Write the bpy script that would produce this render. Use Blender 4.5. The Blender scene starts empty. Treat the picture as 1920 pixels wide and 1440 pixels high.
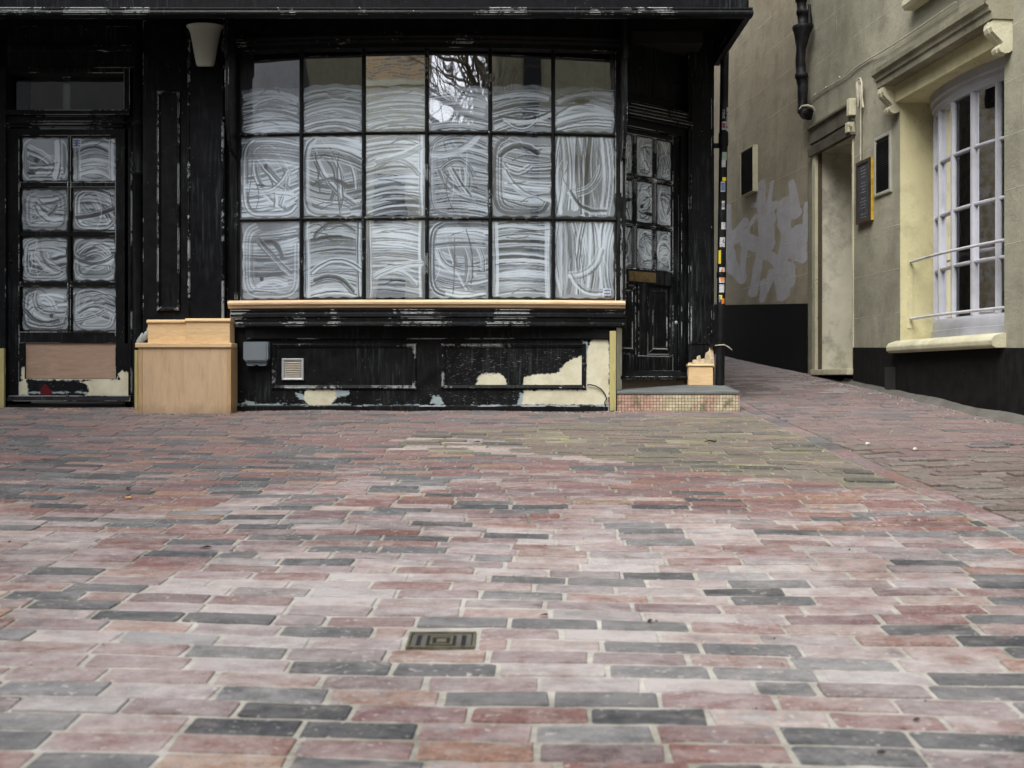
import bpy, bmesh, math, random
import numpy as np
from mathutils import Vector, Matrix
random.seed(7); rng = np.random.default_rng(11)
R = math.radians
sc = bpy.context.scene
C = sc.collection

# ------------------------------------------------------------------ camera, world, sun, exposure
F = 1843.0; ZE = 0.2252; HY = 711.0          # focal length in photo pixels, eye height over the shop's foot, horizon row
cam = bpy.data.cameras.new('camera'); cam.lens = F / 1920 * 36; cam.sensor_width = 36
cam.shift_y = -(720 - HY) / 1920; cam.clip_start = 0.05; cam.clip_end = 500
cam.dof.use_dof = True; cam.dof.focus_distance = 7.2; cam.dof.aperture_fstop = 5.0
co = bpy.data.objects.new('camera', cam); C.objects.link(co); sc.camera = co
co.location = (0, 0, ZE); co.rotation_euler = (R(90), 0, 0)
SUN_EL, SUN_AZ = 52, 214
w = bpy.data.worlds.new('World'); sc.world = w; w.use_nodes = True
nt = w.node_tree; bg = nt.nodes['Background']
sky = nt.nodes.new('ShaderNodeTexSky'); sky.sky_type = 'NISHITA'; sky.sun_disc = False
sky.sun_elevation = R(SUN_EL); sky.sun_rotation = R(SUN_AZ); sky.dust_density = 4; sky.air_density = 1.2
hs = nt.nodes.new('ShaderNodeHueSaturation'); hs.inputs['Saturation'].default_value = 0.36
nt.links.new(sky.outputs[0], hs.inputs['Color']); nt.links.new(hs.outputs[0], bg.inputs[0]); bg.inputs[1].default_value = 0.15
sl = bpy.data.lights.new('sun', 'SUN'); sl.energy = 1.5; sl.angle = R(35); sl.color = (1, .975, .94)
so = bpy.data.objects.new('sun', sl); C.objects.link(so)
az, el = R(SUN_AZ), R(SUN_EL)
sdir = Vector((math.sin(az) * math.cos(el), math.cos(az) * math.cos(el), math.sin(el)))
so.rotation_euler = sdir.to_track_quat('Z', 'Y').to_euler(); so.location = (0, -4, 12)
sc.view_settings.view_transform = 'Standard'; sc.view_settings.look = 'None'
sc.view_settings.exposure = 0.95; sc.view_settings.gamma = 1
try: sc.cycles.max_bounces = 6; sc.cycles.diffuse_bounces = 3; sc.cycles.glossy_bounces = 3; sc.cycles.transparent_max_bounces = 8
except Exception: pass

# ------------------------------------------------------------------ measuring helpers
def X(px, Y): return (px - 960) * Y / F
def Z(py, Y): return ZE + (HY - py) * Y / F
def gz(x, y):                                # height of the ground: the lane climbs away from the camera
    z = -0.0792 * (7.034 - y)
    if y > 7: z += 0.022 * (y - 7) * min(1, max(0, (x - .3)))
    if y < -2: z = -0.0792 * 9.034 - 0.02 * (-2 - y)
    z += 0.004 * math.sin(x * 2.1 + .7) * math.sin(y * 1.7) + 0.003 * math.sin(x * 5.3 + y * 3.1)
    return z
def gpt(px, py):                             # ground point seen at a pixel
    Y = 1441.8 / (py - HY + 146); return X(px, Y), Y

# ------------------------------------------------------------------ mesh helpers
class MB:
    def __init__(s): s.v = []; s.f = []; s.m = Matrix.Identity(4); s.smooth = set(); s.mi = []; s.cur = 0
    def _add(s, vs, fs, smooth=False):
        b = len(s.v)
        s.v += [tuple(s.m @ Vector(p)) for p in vs]
        for f in fs:
            if smooth: s.smooth.add(len(s.f))
            s.f.append([i + b for i in f]); s.mi.append(s.cur)
    def box(s, x0, x1, y0, y1, z0, z1):
        vs = [(x0,y0,z0),(x1,y0,z0),(x1,y1,z0),(x0,y1,z0),(x0,y0,z1),(x1,y0,z1),(x1,y1,z1),(x0,y1,z1)]
        s._add(vs, [(0,3,2,1),(4,5,6,7),(0,1,5,4),(1,2,6,5),(2,3,7,6),(3,0,4,7)]); return s
    def prism(s, poly, axis, a, b, smooth=False):   # poly: 2D outline; axis 'x': poly=(y,z); 'y': (x,z); 'z': (x,y)
        n = len(poly)
        def p(q, t): return {'x': (t, q[0], q[1]), 'y': (q[0], t, q[1]), 'z': (q[0], q[1], t)}[axis]
        vs = [p(q, a) for q in poly] + [p(q, b) for q in poly]
        s._add(vs, [list(range(n)), list(range(n, 2*n))[::-1]])
        s._add(vs, [(i, (i+1) % n, (i+1) % n + n, i + n) for i in range(n)], smooth)
        return s
    def tube(s, pts, r, n=10, caps=True):
        pts = [Vector(p) for p in pts]; rr = r if isinstance(r, (list, tuple)) else [r] * len(pts)
        vs = []; up = None
        for i, p in enumerate(pts):
            t = (pts[min(i+1, len(pts)-1)] - pts[max(i-1, 0)]).normalized()
            if up is None: up = t.orthogonal().normalized()
            up = (up - t * up.dot(t)).normalized(); sd = t.cross(up)
            for k in range(n):
                a = 2*math.pi*k/n; vs.append(p + (up*math.cos(a) + sd*math.sin(a)) * rr[i])
        fs = [(i*n+k, i*n+(k+1) % n, (i+1)*n+(k+1) % n, (i+1)*n+k) for i in range(len(pts)-1) for k in range(n)]
        s._add(vs, fs, True)
        if caps: s._add(vs, [list(range(n))[::-1], list(range((len(pts)-1)*n, len(pts)*n))])
        return s
    def lathe(s, prof, cx, cy, n=20, a0=0, a1=2*math.pi):   # prof: (r,z)
        vs = []; full = abs(a1-a0-2*math.pi) < 1e-6; m = n if full else n+1
        for r_, z_ in prof:
            for k in range(m):
                a = a0 + (a1-a0)*k/n; vs.append((cx+r_*math.cos(a), cy+r_*math.sin(a), z_))
        fs = [(i*m+k, i*m+(k+1) % m, (i+1)*m+(k+1) % m, (i+1)*m+k) for i in range(len(prof)-1) for k in range(n)]
        s._add(vs, fs, True); return s
    def frame(s, x0, x1, z0, z1, y0, y1, wd):   # rectangular ring in the xz plane
        s.box(x0, x1, y0, y1, z1-wd, z1); s.box(x0, x1, y0, y1, z0, z0+wd)
        s.box(x0, x0+wd, y0+.0007, y1, z0+wd, z1-wd); s.box(x1-wd, x1, y0+.0007, y1, z0+wd, z1-wd); return s
    def sweep_frame(s, x0, x1, z0, z1, y, prof):  # mitred moulding ring; prof: (inset, forward)
        rings = []
        for ins, fw in prof:
            rings.append([(x0+ins, y-fw, z0+ins), (x1-ins, y-fw, z0+ins), (x1-ins, y-fw, z1-ins), (x0+ins, y-fw, z1-ins)])
        vs = [p for r_ in rings for p in r_]
        s._add(vs, [(i*4+k, i*4+(k+1) % 4, (i+1)*4+(k+1) % 4, (i+1)*4+k) for i in range(len(prof)-1) for k in range(4)]); return s
    def build(s, name, mat, parent=None, bevel=0, loc=None, rot=None, attrs=None):
        me = bpy.data.meshes.new(name); me.from_pydata(s.v, [], s.f)
        for m in (mat if isinstance(mat, list) else [mat]): me.materials.append(m)
        for i, pl in enumerate(me.polygons):
            pl.use_smooth = i in s.smooth; pl.material_index = s.mi[i]
        me.update()
        bm = bmesh.new(); bm.from_mesh(me); bmesh.ops.recalc_face_normals(bm, faces=bm.faces); bm.to_mesh(me); bm.free()
        if attrs:
            for k, arr in attrs.items():
                a = me.attributes.new(k, 'FLOAT', 'POINT'); a.data.foreach_set('value', np.asarray(arr, dtype=np.float32))
        o = bpy.data.objects.new(name, me); C.objects.link(o)
        if parent: o.parent = parent
        if loc is not None: o.location = loc
        if rot is not None: o.rotation_euler = (0, 0, rot)
        if bevel:
            b = o.modifiers.new('bevel', 'BEVEL'); b.width = bevel; b.segments = 2; b.limit_method = 'ANGLE'; b.angle_limit = R(35)
        return o
def tag(o, label=None, cat=None, group=None, kind=None):
    if label: o['label'] = label
    if cat: o['category'] = cat
    if group: o['group'] = group
    if kind: o['kind'] = kind
    return o
def empty(name, loc=(0,0,0), rz=0):
    o = bpy.data.objects.new(name, None); C.objects.link(o); o.location = loc; o.rotation_euler = (0,0,rz); o.empty_display_size = .1; return o

# ------------------------------------------------------------------ material helpers
class NT:
    def __init__(s, name):
        s.mat = bpy.data.materials.new(name); s.mat.use_nodes = True; s.t = s.mat.node_tree
        s.b = s.t.nodes['Principled BSDF']; s.out = s.t.nodes['Material Output']
    def n(s, typ, **kw):
        nd = s.t.nodes.new('ShaderNode' + typ)
        for k, v in kw.items():
            if k in nd.inputs.keys() if isinstance(k, str) else False: s.set(nd.inputs[k], v)
            else: setattr(nd, k, v)
        return nd
    def set(s, inp, v):
        if isinstance(v, bpy.types.NodeSocket): s.t.links.new(v, inp)
        elif isinstance(v, (tuple, list)) and len(v) == 3 and inp.type == 'RGBA': inp.default_value = (*v, 1)
        else: inp.default_value = v
    def math(s, op, a, b=0.0, clamp=False):
        nd = s.t.nodes.new('ShaderNodeMath'); nd.operation = op; nd.use_clamp = clamp
        s.set(nd.inputs[0], a); s.set(nd.inputs[1], b); return nd.outputs[0]
    def coord(s, kind='Object', scale=(1,1,1), rot=(0,0,0)):
        if kind == 'Position': src = s.n('NewGeometry').outputs['Position']
        else: src = s.n('TexCoord').outputs[kind]
        m = s.t.nodes.new('ShaderNodeMapping'); s.set(m.inputs[0], src); m.inputs['Scale'].default_value = scale; m.inputs['Rotation'].default_value = rot
        return m.outputs[0]
    def noise(s, vec, scale=5, detail=4, rough=.6, dist=0):
        nd = s.t.nodes.new('ShaderNodeTexNoise'); s.set(nd.inputs['Vector'], vec); nd.inputs['Scale'].default_value = scale
        nd.inputs['Detail'].default_value = detail; nd.inputs['Roughness'].default_value = rough; nd.inputs['Distortion'].default_value = dist
        return nd.outputs['Fac']
    def ramp(s, fac, a, b, va=0.0, vb=1.0):
        nd = s.t.nodes.new('ShaderNodeMapRange'); s.set(nd.inputs[0], fac); nd.inputs[1].default_value = a; nd.inputs[2].default_value = b
        nd.inputs[3].default_value = va; nd.inputs[4].default_value = vb; nd.clamp = True; return nd.outputs[0]
    def mix(s, fac, a, b):
        nd = s.t.nodes.new('ShaderNodeMix'); nd.data_type = 'RGBA'; s.set(nd.inputs[0], fac); s.set(nd.inputs[6], a); s.set(nd.inputs[7], b); return nd.outputs[2]
    def attr(s, name, out='Fac'):
        nd = s.t.nodes.new('ShaderNodeAttribute'); nd.attribute_name = name; return nd.outputs[out]
    def bump(s, h, strength=.3, dist=.01, normal=None):
        nd = s.t.nodes.new('ShaderNodeBump'); s.set(nd.inputs['Height'], h); nd.inputs['Strength'].default_value = strength; nd.inputs['Distance'].default_value = dist
        if normal is not None: s.set(nd.inputs['Normal'], normal)
        return nd.outputs[0]
    def fin(s, col, rough=.6, normal=None, spec=None):
        s.set(s.b.inputs['Base Color'], col); s.set(s.b.inputs['Roughness'], rough)
        if normal is not None: s.set(s.b.inputs['Normal'], normal)
        if spec is not None: s.set(s.b.inputs['Specular IOR Level'], spec)
        return s.mat

def black_paint(name, wear=.5, scuff=.35, rough=.45, base=(.0042,.0045,.0052), patches=False, chip=(.70,.75,.75), spec=.12):
    m = NT(name); P = m.coord('Position')
    bev = m.t.nodes.new('ShaderNodeBevel'); bev.samples = 4; bev.inputs['Radius'].default_value = .008
    gn = m.n('NewGeometry').outputs['Normal']
    vm = m.t.nodes.new('ShaderNodeVectorMath'); vm.operation = 'DOT_PRODUCT'; m.set(vm.inputs[0], bev.outputs[0]); m.set(vm.inputs[1], gn)
    edge = m.ramp(vm.outputs['Value'], .992, .93)
    n1 = m.noise(P, 38, 5, .7); n2 = m.noise(P, 3.1, 3, .6)
    thr = m.math('ADD', m.math('MULTIPLY', n2, 1.0), m.math('MULTIPLY', n1, .5))
    wearm = m.math('MULTIPLY', edge, m.ramp(thr, .95 - .30*wear, .99 - .30*wear))
    # vertical and horizontal scuffs (rubbed down paint)
    Ps = m.coord('Position', (60, 60, 4)); s1 = m.noise(Ps, 1.0, 4, .65); s2 = m.noise(P, 1.7, 3, .6)
    sc_ = m.math('MULTIPLY', m.ramp(s1, .50, .74), m.ramp(s2, .46, .66))
    sp = m.math('MULTIPLY', m.ramp(m.noise(P, 95, 2, .5), .74, .77), m.ramp(m.noise(P, 4, 2, .5), .47, .62))
    fine = m.noise(P, 14, 4, .6)
    c = m.mix(m.ramp(fine, .3, .75), base, tuple(min(1, b*1.9+.003) for b in base))
    c = m.mix(m.math('MULTIPLY', sc_, scuff), c, (.13, .15, .16))
    c = m.mix(m.math('MAXIMUM', wearm, m.math('MULTIPLY', sp, .8)), c, chip)
    if patches:
        nn = m.math('MULTIPLY', m.math('SUBTRACT', m.noise(P, 26, 4, .7), .5), .05)
        n3 = m.math('MULTIPLY', m.math('SUBTRACT', m.noise(m.coord('Position', (1.2,1,3)), 17, 5, .75), .5), .085)
        g = m.ramp(m.math('ADD', m.attr('sd_blue'), n3), .002, -.002)
        c = m.mix(g, c, m.mix(m.noise(P, 20, 3), (.24,.30,.32), (.36,.44,.46)))
        cr = m.ramp(m.math('ADD', m.attr('sd_cream'), nn), .002, -.002)
        c = m.mix(cr, c, m.mix(m.ramp(m.noise(P, 7, 5, .65), .3, .7), (.50,.47,.33), (.70,.68,.54)))
        cs = m.math('ADD', m.attr('sd_cream'), nn); rim = m.math('MULTIPLY', m.math('MULTIPLY', m.ramp(cs, .008, .004), m.ramp(cs, -.001, .001)), m.ramp(m.noise(P, 30, 4, .7), .44, .56))
        c = m.mix(m.math('MULTIPLY', rim, .85), c, (.38,.44,.45))
        spl = m.math('MULTIPLY', m.ramp(m.attr('sd_blue'), .09, .0), m.ramp(m.noise(m.coord('Position', (1,1,1.6)), 42, 4, .75), .64, .68)); c = m.mix(spl, c, (.45,.52,.53))
        rd = m.ramp(m.math('ADD', m.attr('sd_red'), nn), .002, -.002)
        c = m.mix(rd, c, (.10, .012, .018))
        dustz = m.attr('sd_scr')
        scr = m.noise(m.coord('Position', (30, 30, 130), (0, R(35), 0)), 1, 3, .6)
        c = m.mix(m.math('MULTIPLY', m.math('MULTIPLY', m.ramp(scr, .60, .68), m.ramp(dustz, .06, -.06)), .6), c, (.28,.27,.25))
    hb = m.math('ADD', m.math('MULTIPLY', m.noise(Ps, .8, 3), .5), m.noise(P, 60, 3))
    r_ = m.ramp(fine, .2, .8, rough-.1, rough+.16)
    return m.fin(c, r_, m.bump(hb, .22, .004, bev.outputs[0]), spec)

def wood(name, c1, c2, axis='x', scale=1.0, knots=False, rough=.65):
    m = NT(name); sx = {'x': (1.2, 9, 9), 'z': (9, 9, 1.2), 'y': (9, 1.2, 9)}[axis]
    P = m.coord('Position', tuple(q*scale for q in sx)); Q = m.coord('Position')
    g = m.noise(P, 3.2, 6, .62, 1.4); f = m.noise(m.coord('Position', tuple(q*6*scale for q in sx)), 3, 3, .6)
    c = m.mix(m.ramp(g, .32, .7), c1, c2)
    c = m.mix(m.math('MULTIPLY', m.ramp(f, .52, .75), .35), c, tuple(q*.6 for q in c1))
    c = m.mix(m.math('MULTIPLY', m.ramp(m.noise(Q, 3.3, 4), .5, .75), .35), c, tuple(q*.72 for q in c2))
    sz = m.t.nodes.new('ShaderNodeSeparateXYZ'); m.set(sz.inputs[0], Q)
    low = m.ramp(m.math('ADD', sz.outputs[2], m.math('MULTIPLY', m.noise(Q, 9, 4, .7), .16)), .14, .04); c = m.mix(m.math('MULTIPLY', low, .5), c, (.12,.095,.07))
    if knots: c = m.mix(m.ramp(m.noise(Q, 11, 1, .3), .80, .83), c, (.06,.03,.015))
    return m.fin(c, rough, m.bump(f, .12, .003))

def render_wall(name, c1, c2, stain, crack=.5, over=False, rough=.85, plinth=False):
    m = NT(name); O = m.coord('Object'); 
    big = m.noise(O, .9, 5, .62, .4); mid = m.noise(O, 4.5, 5, .65); fine = m.noise(O, 42, 4, .6)
    c = m.mix(m.ramp(big, .3, .7), c1, c2)
    streak = m.noise(m.coord('Object', (1.9, 1.9, .5)), 1.1, 6, .7, .6)
    c = m.mix(m.math('MULTIPLY', m.ramp(streak, .47, .74), .5), c, stain)
    c = m.mix(m.math('MULTIPLY', m.ramp(mid, .48, .72), .6), c, tuple(q*.66 for q in c1))
    pit = m.math('MULTIPLY', m.ramp(m.noise(m.coord('Object', (1, 1, .45)), 24, 4, .7), .62, .67), m.ramp(m.noise(O, .9, 3), .50, .58))
    c = m.mix(m.math('MULTIPLY', pit, .75), c, (.05,.045,.036))
    lt = m.math('MULTIPLY', m.ramp(m.noise(O, 19, 5, .7), .66, .72), m.ramp(m.noise(O, .8, 2), .48, .6))
    c = m.mix(m.math('MULTIPLY', lt, .45), c, tuple(min(1, q*1.5) for q in c2))
    h = m.math('ADD', m.math('MULTIPLY', mid, 1.4), m.math('MULTIPLY', fine, .35))
    # hand-ruled ashlar joints, broken by wear
    bt = m.t.nodes.new('ShaderNodeTexBrick'); mp = m.t.nodes.new('ShaderNodeMapping'); m.set(mp.inputs[0], m.n('TexCoord').outputs['Object']); mp.inputs['Rotation'].default_value = (R(-90), 0, 0)
    dd = m.t.nodes.new('ShaderNodeVectorMath'); dd.operation = 'ADD'; nz = m.t.nodes.new('ShaderNodeTexNoise'); nz.inputs['Scale'].default_value = 3
    sc2 = m.t.nodes.new('ShaderNodeVectorMath'); sc2.operation = 'SCALE'; sc2.inputs['Scale'].default_value = .012
    m.set(nz.inputs['Vector'], O); m.set(sc2.inputs[0], nz.outputs['Color']); m.set(dd.inputs[0], mp.outputs[0]); m.set(dd.inputs[1], sc2.outputs[0]); m.set(bt.inputs['Vector'], dd.outputs[0])
    for k, v in (('Color1', (0,0,0,1)), ('Color2', (0,0,0,1)), ('Mortar', (1,1,1,1)), ('Scale', 1.0), ('Mortar Size', .0035), ('Mortar Smooth', .3), ('Brick Width', .92), ('Row Height', .36)): bt.inputs[k].default_value = v
    j = m.math('MULTIPLY', bt.outputs['Color'], m.ramp(m.noise(O, 2.2, 3), .42, .6))
    if crack:
        c = m.mix(m.math('MULTIPLY', j, crack), c, tuple(min(1, q*1.45) for q in c2))
        h = m.math('ADD', h, m.math('MULTIPLY', j, .9))
    if over:
        nn = m.math('MULTIPLY', m.math('SUBTRACT', m.noise(O, 12, 4, .65), .5), .05)
        g = m.ramp(m.math('ADD', m.attr('sd_over'), nn), .004, -.004)
        g = m.math('MULTIPLY', g, m.ramp(m.noise(O, 6, 5, .7), .25, .5, .45, .92))
        c = m.mix(g, c, m.mix(m.ramp(mid, .3, .7), (.42,.42,.46), (.52,.52,.56)))
    r_ = rough
    return m.fin(c, r_, m.bump(h, .7, .012), .25)

def plain(name, c, rough=.5, var=.25, nscale=8, metal=0, spec=None, bump=.1, dirt=None):
    m = NT(name); P = m.coord('Position')
    n_ = m.noise(P, nscale, 4, .6)
    cc = m.mix(m.ramp(n_, .3, .7), tuple(q*(1-var) for q in c), tuple(min(1, q*(1+var)) for q in c))
    if dirt: cc = m.mix(m.math('MULTIPLY', m.ramp(m.noise(P, nscale*.6, 5, .7), .52, .68), .7), cc, dirt)
    m.b.inputs['Metallic'].default_value = metal
    return m.fin(cc, m.ramp(n_, .2, .8, max(0, rough-.08), rough+.1), m.bump(m.noise(P, nscale*8, 3), bump, .002), spec)

def glass_mat(name, wash=True, refl=.52, tint=(.9,.93,.92), wcol=(.46,.53,.60)):
    m = NT(name); t = m.t
    tr = t.nodes.new('ShaderNodeBsdfTransparent'); tr.inputs[0].default_value = (*tint, 1)
    gl = t.nodes.new('ShaderNodeBsdfGlossy'); gl.inputs['Roughness'].default_value = .012; gl.inputs[0].default_value = (.95,.96,1,1)
    P = m.coord('Position')
    b = m.bump(m.noise(m.coord('Position', (1,1,.5)), 2.6, 2, .5), .10, .02); m.set(gl.inputs['Normal'], b)
    fr = t.nodes.new('ShaderNodeFresnel'); fr.inputs[0].default_value = 1.5
    fac = m.ramp(fr.outputs[0], .04, 1, refl, 1)
    mx = t.nodes.new('ShaderNodeMixShader'); m.set(mx.inputs[0], fac); m.set(mx.inputs[1], tr.outputs[0]); m.set(mx.inputs[2], gl.outputs[0])
    if not wash:
        m.set(m.out.inputs[0], mx.outputs[0]); return m.mat
    wv = m.attr('wash')
    df = t.nodes.new('ShaderNodeBsdfDiffuse'); col = m.mix(m.ramp(wv, .2, .95), tuple(q*.55 for q in wcol), tuple(min(1, q*1.45) for q in wcol)); m.set(df.inputs[0], col)
    g2 = t.nodes.new('ShaderNodeMixShader'); m.set(g2.inputs[0], m.math('MULTIPLY', fac, .5)); m.set(g2.inputs[1], df.outputs[0]); m.set(g2.inputs[2], gl.outputs[0])
    m2 = t.nodes.new('ShaderNodeMixShader'); a = m.ramp(m.math('ADD', wv, m.math('MULTIPLY', m.math('SUBTRACT', m.noise(P, 120, 3), .5), .10)), .04, .95, 0, .97)
    m.set(m2.inputs[0], a); m.set(m2.inputs[1], mx.outputs[0]); m.set(m2.inputs[2], g2.outputs[0]); m.set(m.out.inputs[0], m2.outputs[0])
    return m.mat

M = {}
M['black'] = black_paint('black_timber_paint', .45, .3)
M['black_bar'] = black_paint('black_bar_paint', .28, .2, .4)
M['black_worn'] = black_paint('worn_black_timber_paint', .68, .6, .42)
M['black_clean'] = black_paint('smooth_black_paint', .6, .3, .5, (.0036,.0039,.0050), spec=.07)
M['black_patch'] = black_paint('black_paint_with_filler', .8, .3, .42, patches=True)
M['soffit'] = plain('soffit_black', (.003,.003,.0033), .8, .3, spec=.1)
M['dark'] = plain('dark_interior', (.012,.011,.010), .9, .3)
M['pine'] = wood('new_pine', (.64,.43,.22), (.80,.58,.33), 'x', 1.6, True)
M['pine_sill'] = wood('new_pine_sill', (.54,.36,.20), (.74,.56,.36), 'x', .8)
M['ply'] = wood('plywood_sheet', (.52,.36,.215), (.64,.46,.295), 'z', .45)
M['ply_dark'] = wood('brown_plywood', (.31,.205,.145), (.42,.295,.215), 'x', .8)
M['pine_z'] = wood('pine_strip', (.44,.28,.14), (.56,.38,.21), 'z', 1.2)
M['batten'] = wood('green_treated_batten', (.36,.32,.12), (.50,.45,.20), 'z', 1.5, True)
M['step_wood'] = wood('dark_step_wood', (.06,.042,.022), (.10,.075,.045), 'x', 1)
M['wash_glass'] = glass_mat('whitewashed_glass')
M['wash_glass_dim'] = glass_mat('thinly_whitewashed_glass', wcol=(.46,.52,.57), refl=.10)
M['glass'] = glass_mat('clear_window_glass', False, .08)
M['glass_dim'] = glass_mat('shaded_transom_glass', False, .10)
M['alley_wall'] = render_wall('brown_grey_render', (.30,.268,.20), (.39,.352,.265), (.14,.125,.09), .55, True)
M['lane_wall'] = render_wall('greenish_grey_render', (.225,.218,.165), (.35,.338,.26), (.09,.085,.062), .5)
M['cream'] = render_wall('cream_render', (.56,.52,.30), (.64,.60,.38), (.44,.39,.2), 0)
M['cornice'] = render_wall('dirty_cornice_stone', (.17,.16,.115), (.36,.345,.25), (.03,.027,.02), 0)
M['hood'] = render_wall('sooty_hood_stone', (.07,.066,.05), (.19,.18,.14), (.02,.018,.014), 0)
M['stone_sill'] = render_wall('painted_stone_sill', (.46,.44,.30), (.58,.56,.42), (.17,.15,.09), 0)
M['plinth'] = black_paint('tarred_plinth', .3, .10, .8, (.0065,.006,.006), chip=(.35,.34,.30), spec=.08)
M['white_paint'] = plain('lilac_white_paint', (.40,.41,.455), .45, .1, 6, dirt=(.29,.295,.30))
M['rail'] = plain('white_rail_paint', (.50,.50,.54), .35, .1, 10, dirt=(.3,.29,.28))
M['iron'] = plain('black_cast_iron', (.006,.006,.007), .55, .5, 12, spec=.2, bump=.4, dirt=(.03,.03,.032))
M['plastic'] = plain('grey_plastic', (.17,.20,.225), .4, .06, 5)
M['vent_plastic'] = plain('light_grey_vent_plastic', (.42,.45,.47), .4, .08, 6)
M['vent_slat'] = plain('beige_slats', (.38,.34,.27), .5, .15, 20)
M['brass'] = plain('tarnished_brass', (.20,.145,.07), .45, .35, 30, metal=.6)
M['lamp'] = plain('frosted_lamp_glass', (.52,.54,.46), .35, .05, 3)
M['filler'] = plain('grey_white_filler', (.40,.43,.40), .8, .2, 14)
M['concrete'] = plain('dusty_concrete', (.10,.096,.085), .9, .25, 9, bump=.5, dirt=(.07,.065,.05))
M['slate'] = plain('grey_step_slab', (.13,.145,.145), .75, .25, 6, bump=.3, dirt=(.07,.075,.075))
M['yellow'] = plain('yellow_lacquered_edge', (.50,.33,.03), .35, .3, 14)
M['menu'] = plain('dark_menu_glass', (.045,.048,.055), .2, .25, 30)
M['menu_text'] = plain('faded_chalk', (.16,.165,.175), .7, .1)
M['brown_frame'] = plain('brown_frame', (.035,.02,.012), .4, .3, 12)
M['cable'] = plain('dirty_white_cable', (.38,.36,.28), .6, .25, 20)
M['cable_black'] = plain('black_cable', (.012,.012,.012), .5)
M['sticker_white'] = plain('white_sticker', (.55,.57,.58), .5, .15, 60, dirt=(.2,.2,.2))
M['sticker_orange'] = plain('orange_print', (.75,.22,.03), .5, .1)
M['sticker_blue'] = plain('blue_print', (.10,.16,.34), .5, .3, 80)
M['sticker_yellow'] = plain('yellow_print', (.75,.62,.03), .5, .1)
M['sticker_red'] = plain('red_print', (.35,.06,.09), .5, .1)
M['sticker_green'] = plain('green_print', (.30,.40,.30), .5, .3, 60)
M['print_black'] = plain('black_print', (.01,.01,.01), .5)
M['leaf'] = plain('dead_leaf', (.03,.018,.012), .7, .4, 40)
M['butt'] = plain('cigarette_filter', (.62,.36,.10), .7, .1)
M['chip'] = plain('pale_stone_chip', (.55,.52,.45), .8, .2, 30)

# ------------------------------------------------------------------ ground and paving
def film_light_mask(m, P, rnd):                    # dried cement in broken patches, plus bright pool of light painted round the drain
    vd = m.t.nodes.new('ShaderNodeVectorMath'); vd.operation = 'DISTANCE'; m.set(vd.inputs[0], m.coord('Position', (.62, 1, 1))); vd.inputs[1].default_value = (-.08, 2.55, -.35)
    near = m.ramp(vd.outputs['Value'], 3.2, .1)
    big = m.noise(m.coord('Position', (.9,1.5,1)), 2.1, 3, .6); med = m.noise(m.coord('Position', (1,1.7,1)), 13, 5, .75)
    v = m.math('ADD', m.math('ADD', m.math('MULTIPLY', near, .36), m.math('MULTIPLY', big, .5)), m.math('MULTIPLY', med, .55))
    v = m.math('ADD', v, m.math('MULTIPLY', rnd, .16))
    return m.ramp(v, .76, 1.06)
def mat_ground():
    m = NT('jointing_sand'); P = m.coord('Position')
    n_ = m.noise(P, 5, 5, .6); f = m.noise(P, 160, 3, .6)
    c = m.mix(m.attr('dark_joint'), m.mix(m.ramp(n_, .3, .7), (.15,.14,.115), (.32,.305,.255)), m.mix(m.ramp(n_, .3, .7), (.035,.032,.026), (.10,.09,.065)))
    mossy = m.attr('moss'); c = m.mix(m.math('MULTIPLY', mossy, m.ramp(m.noise(P, 14, 4), .4, .6)), c, (.21,.19,.10))
    c = m.mix(m.math('MULTIPLY', film_light_mask(m, P, .4), m.math('SUBTRACT', 1.0, m.attr('dark_joint'))), c, (.54,.52,.48))
    c = m.mix(m.math('MULTIPLY', m.ramp(f, .6, .75), .4), c, (.12,.11,.09))
    return m.fin(c, .95, m.bump(f, .5, .004), .15)
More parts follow.
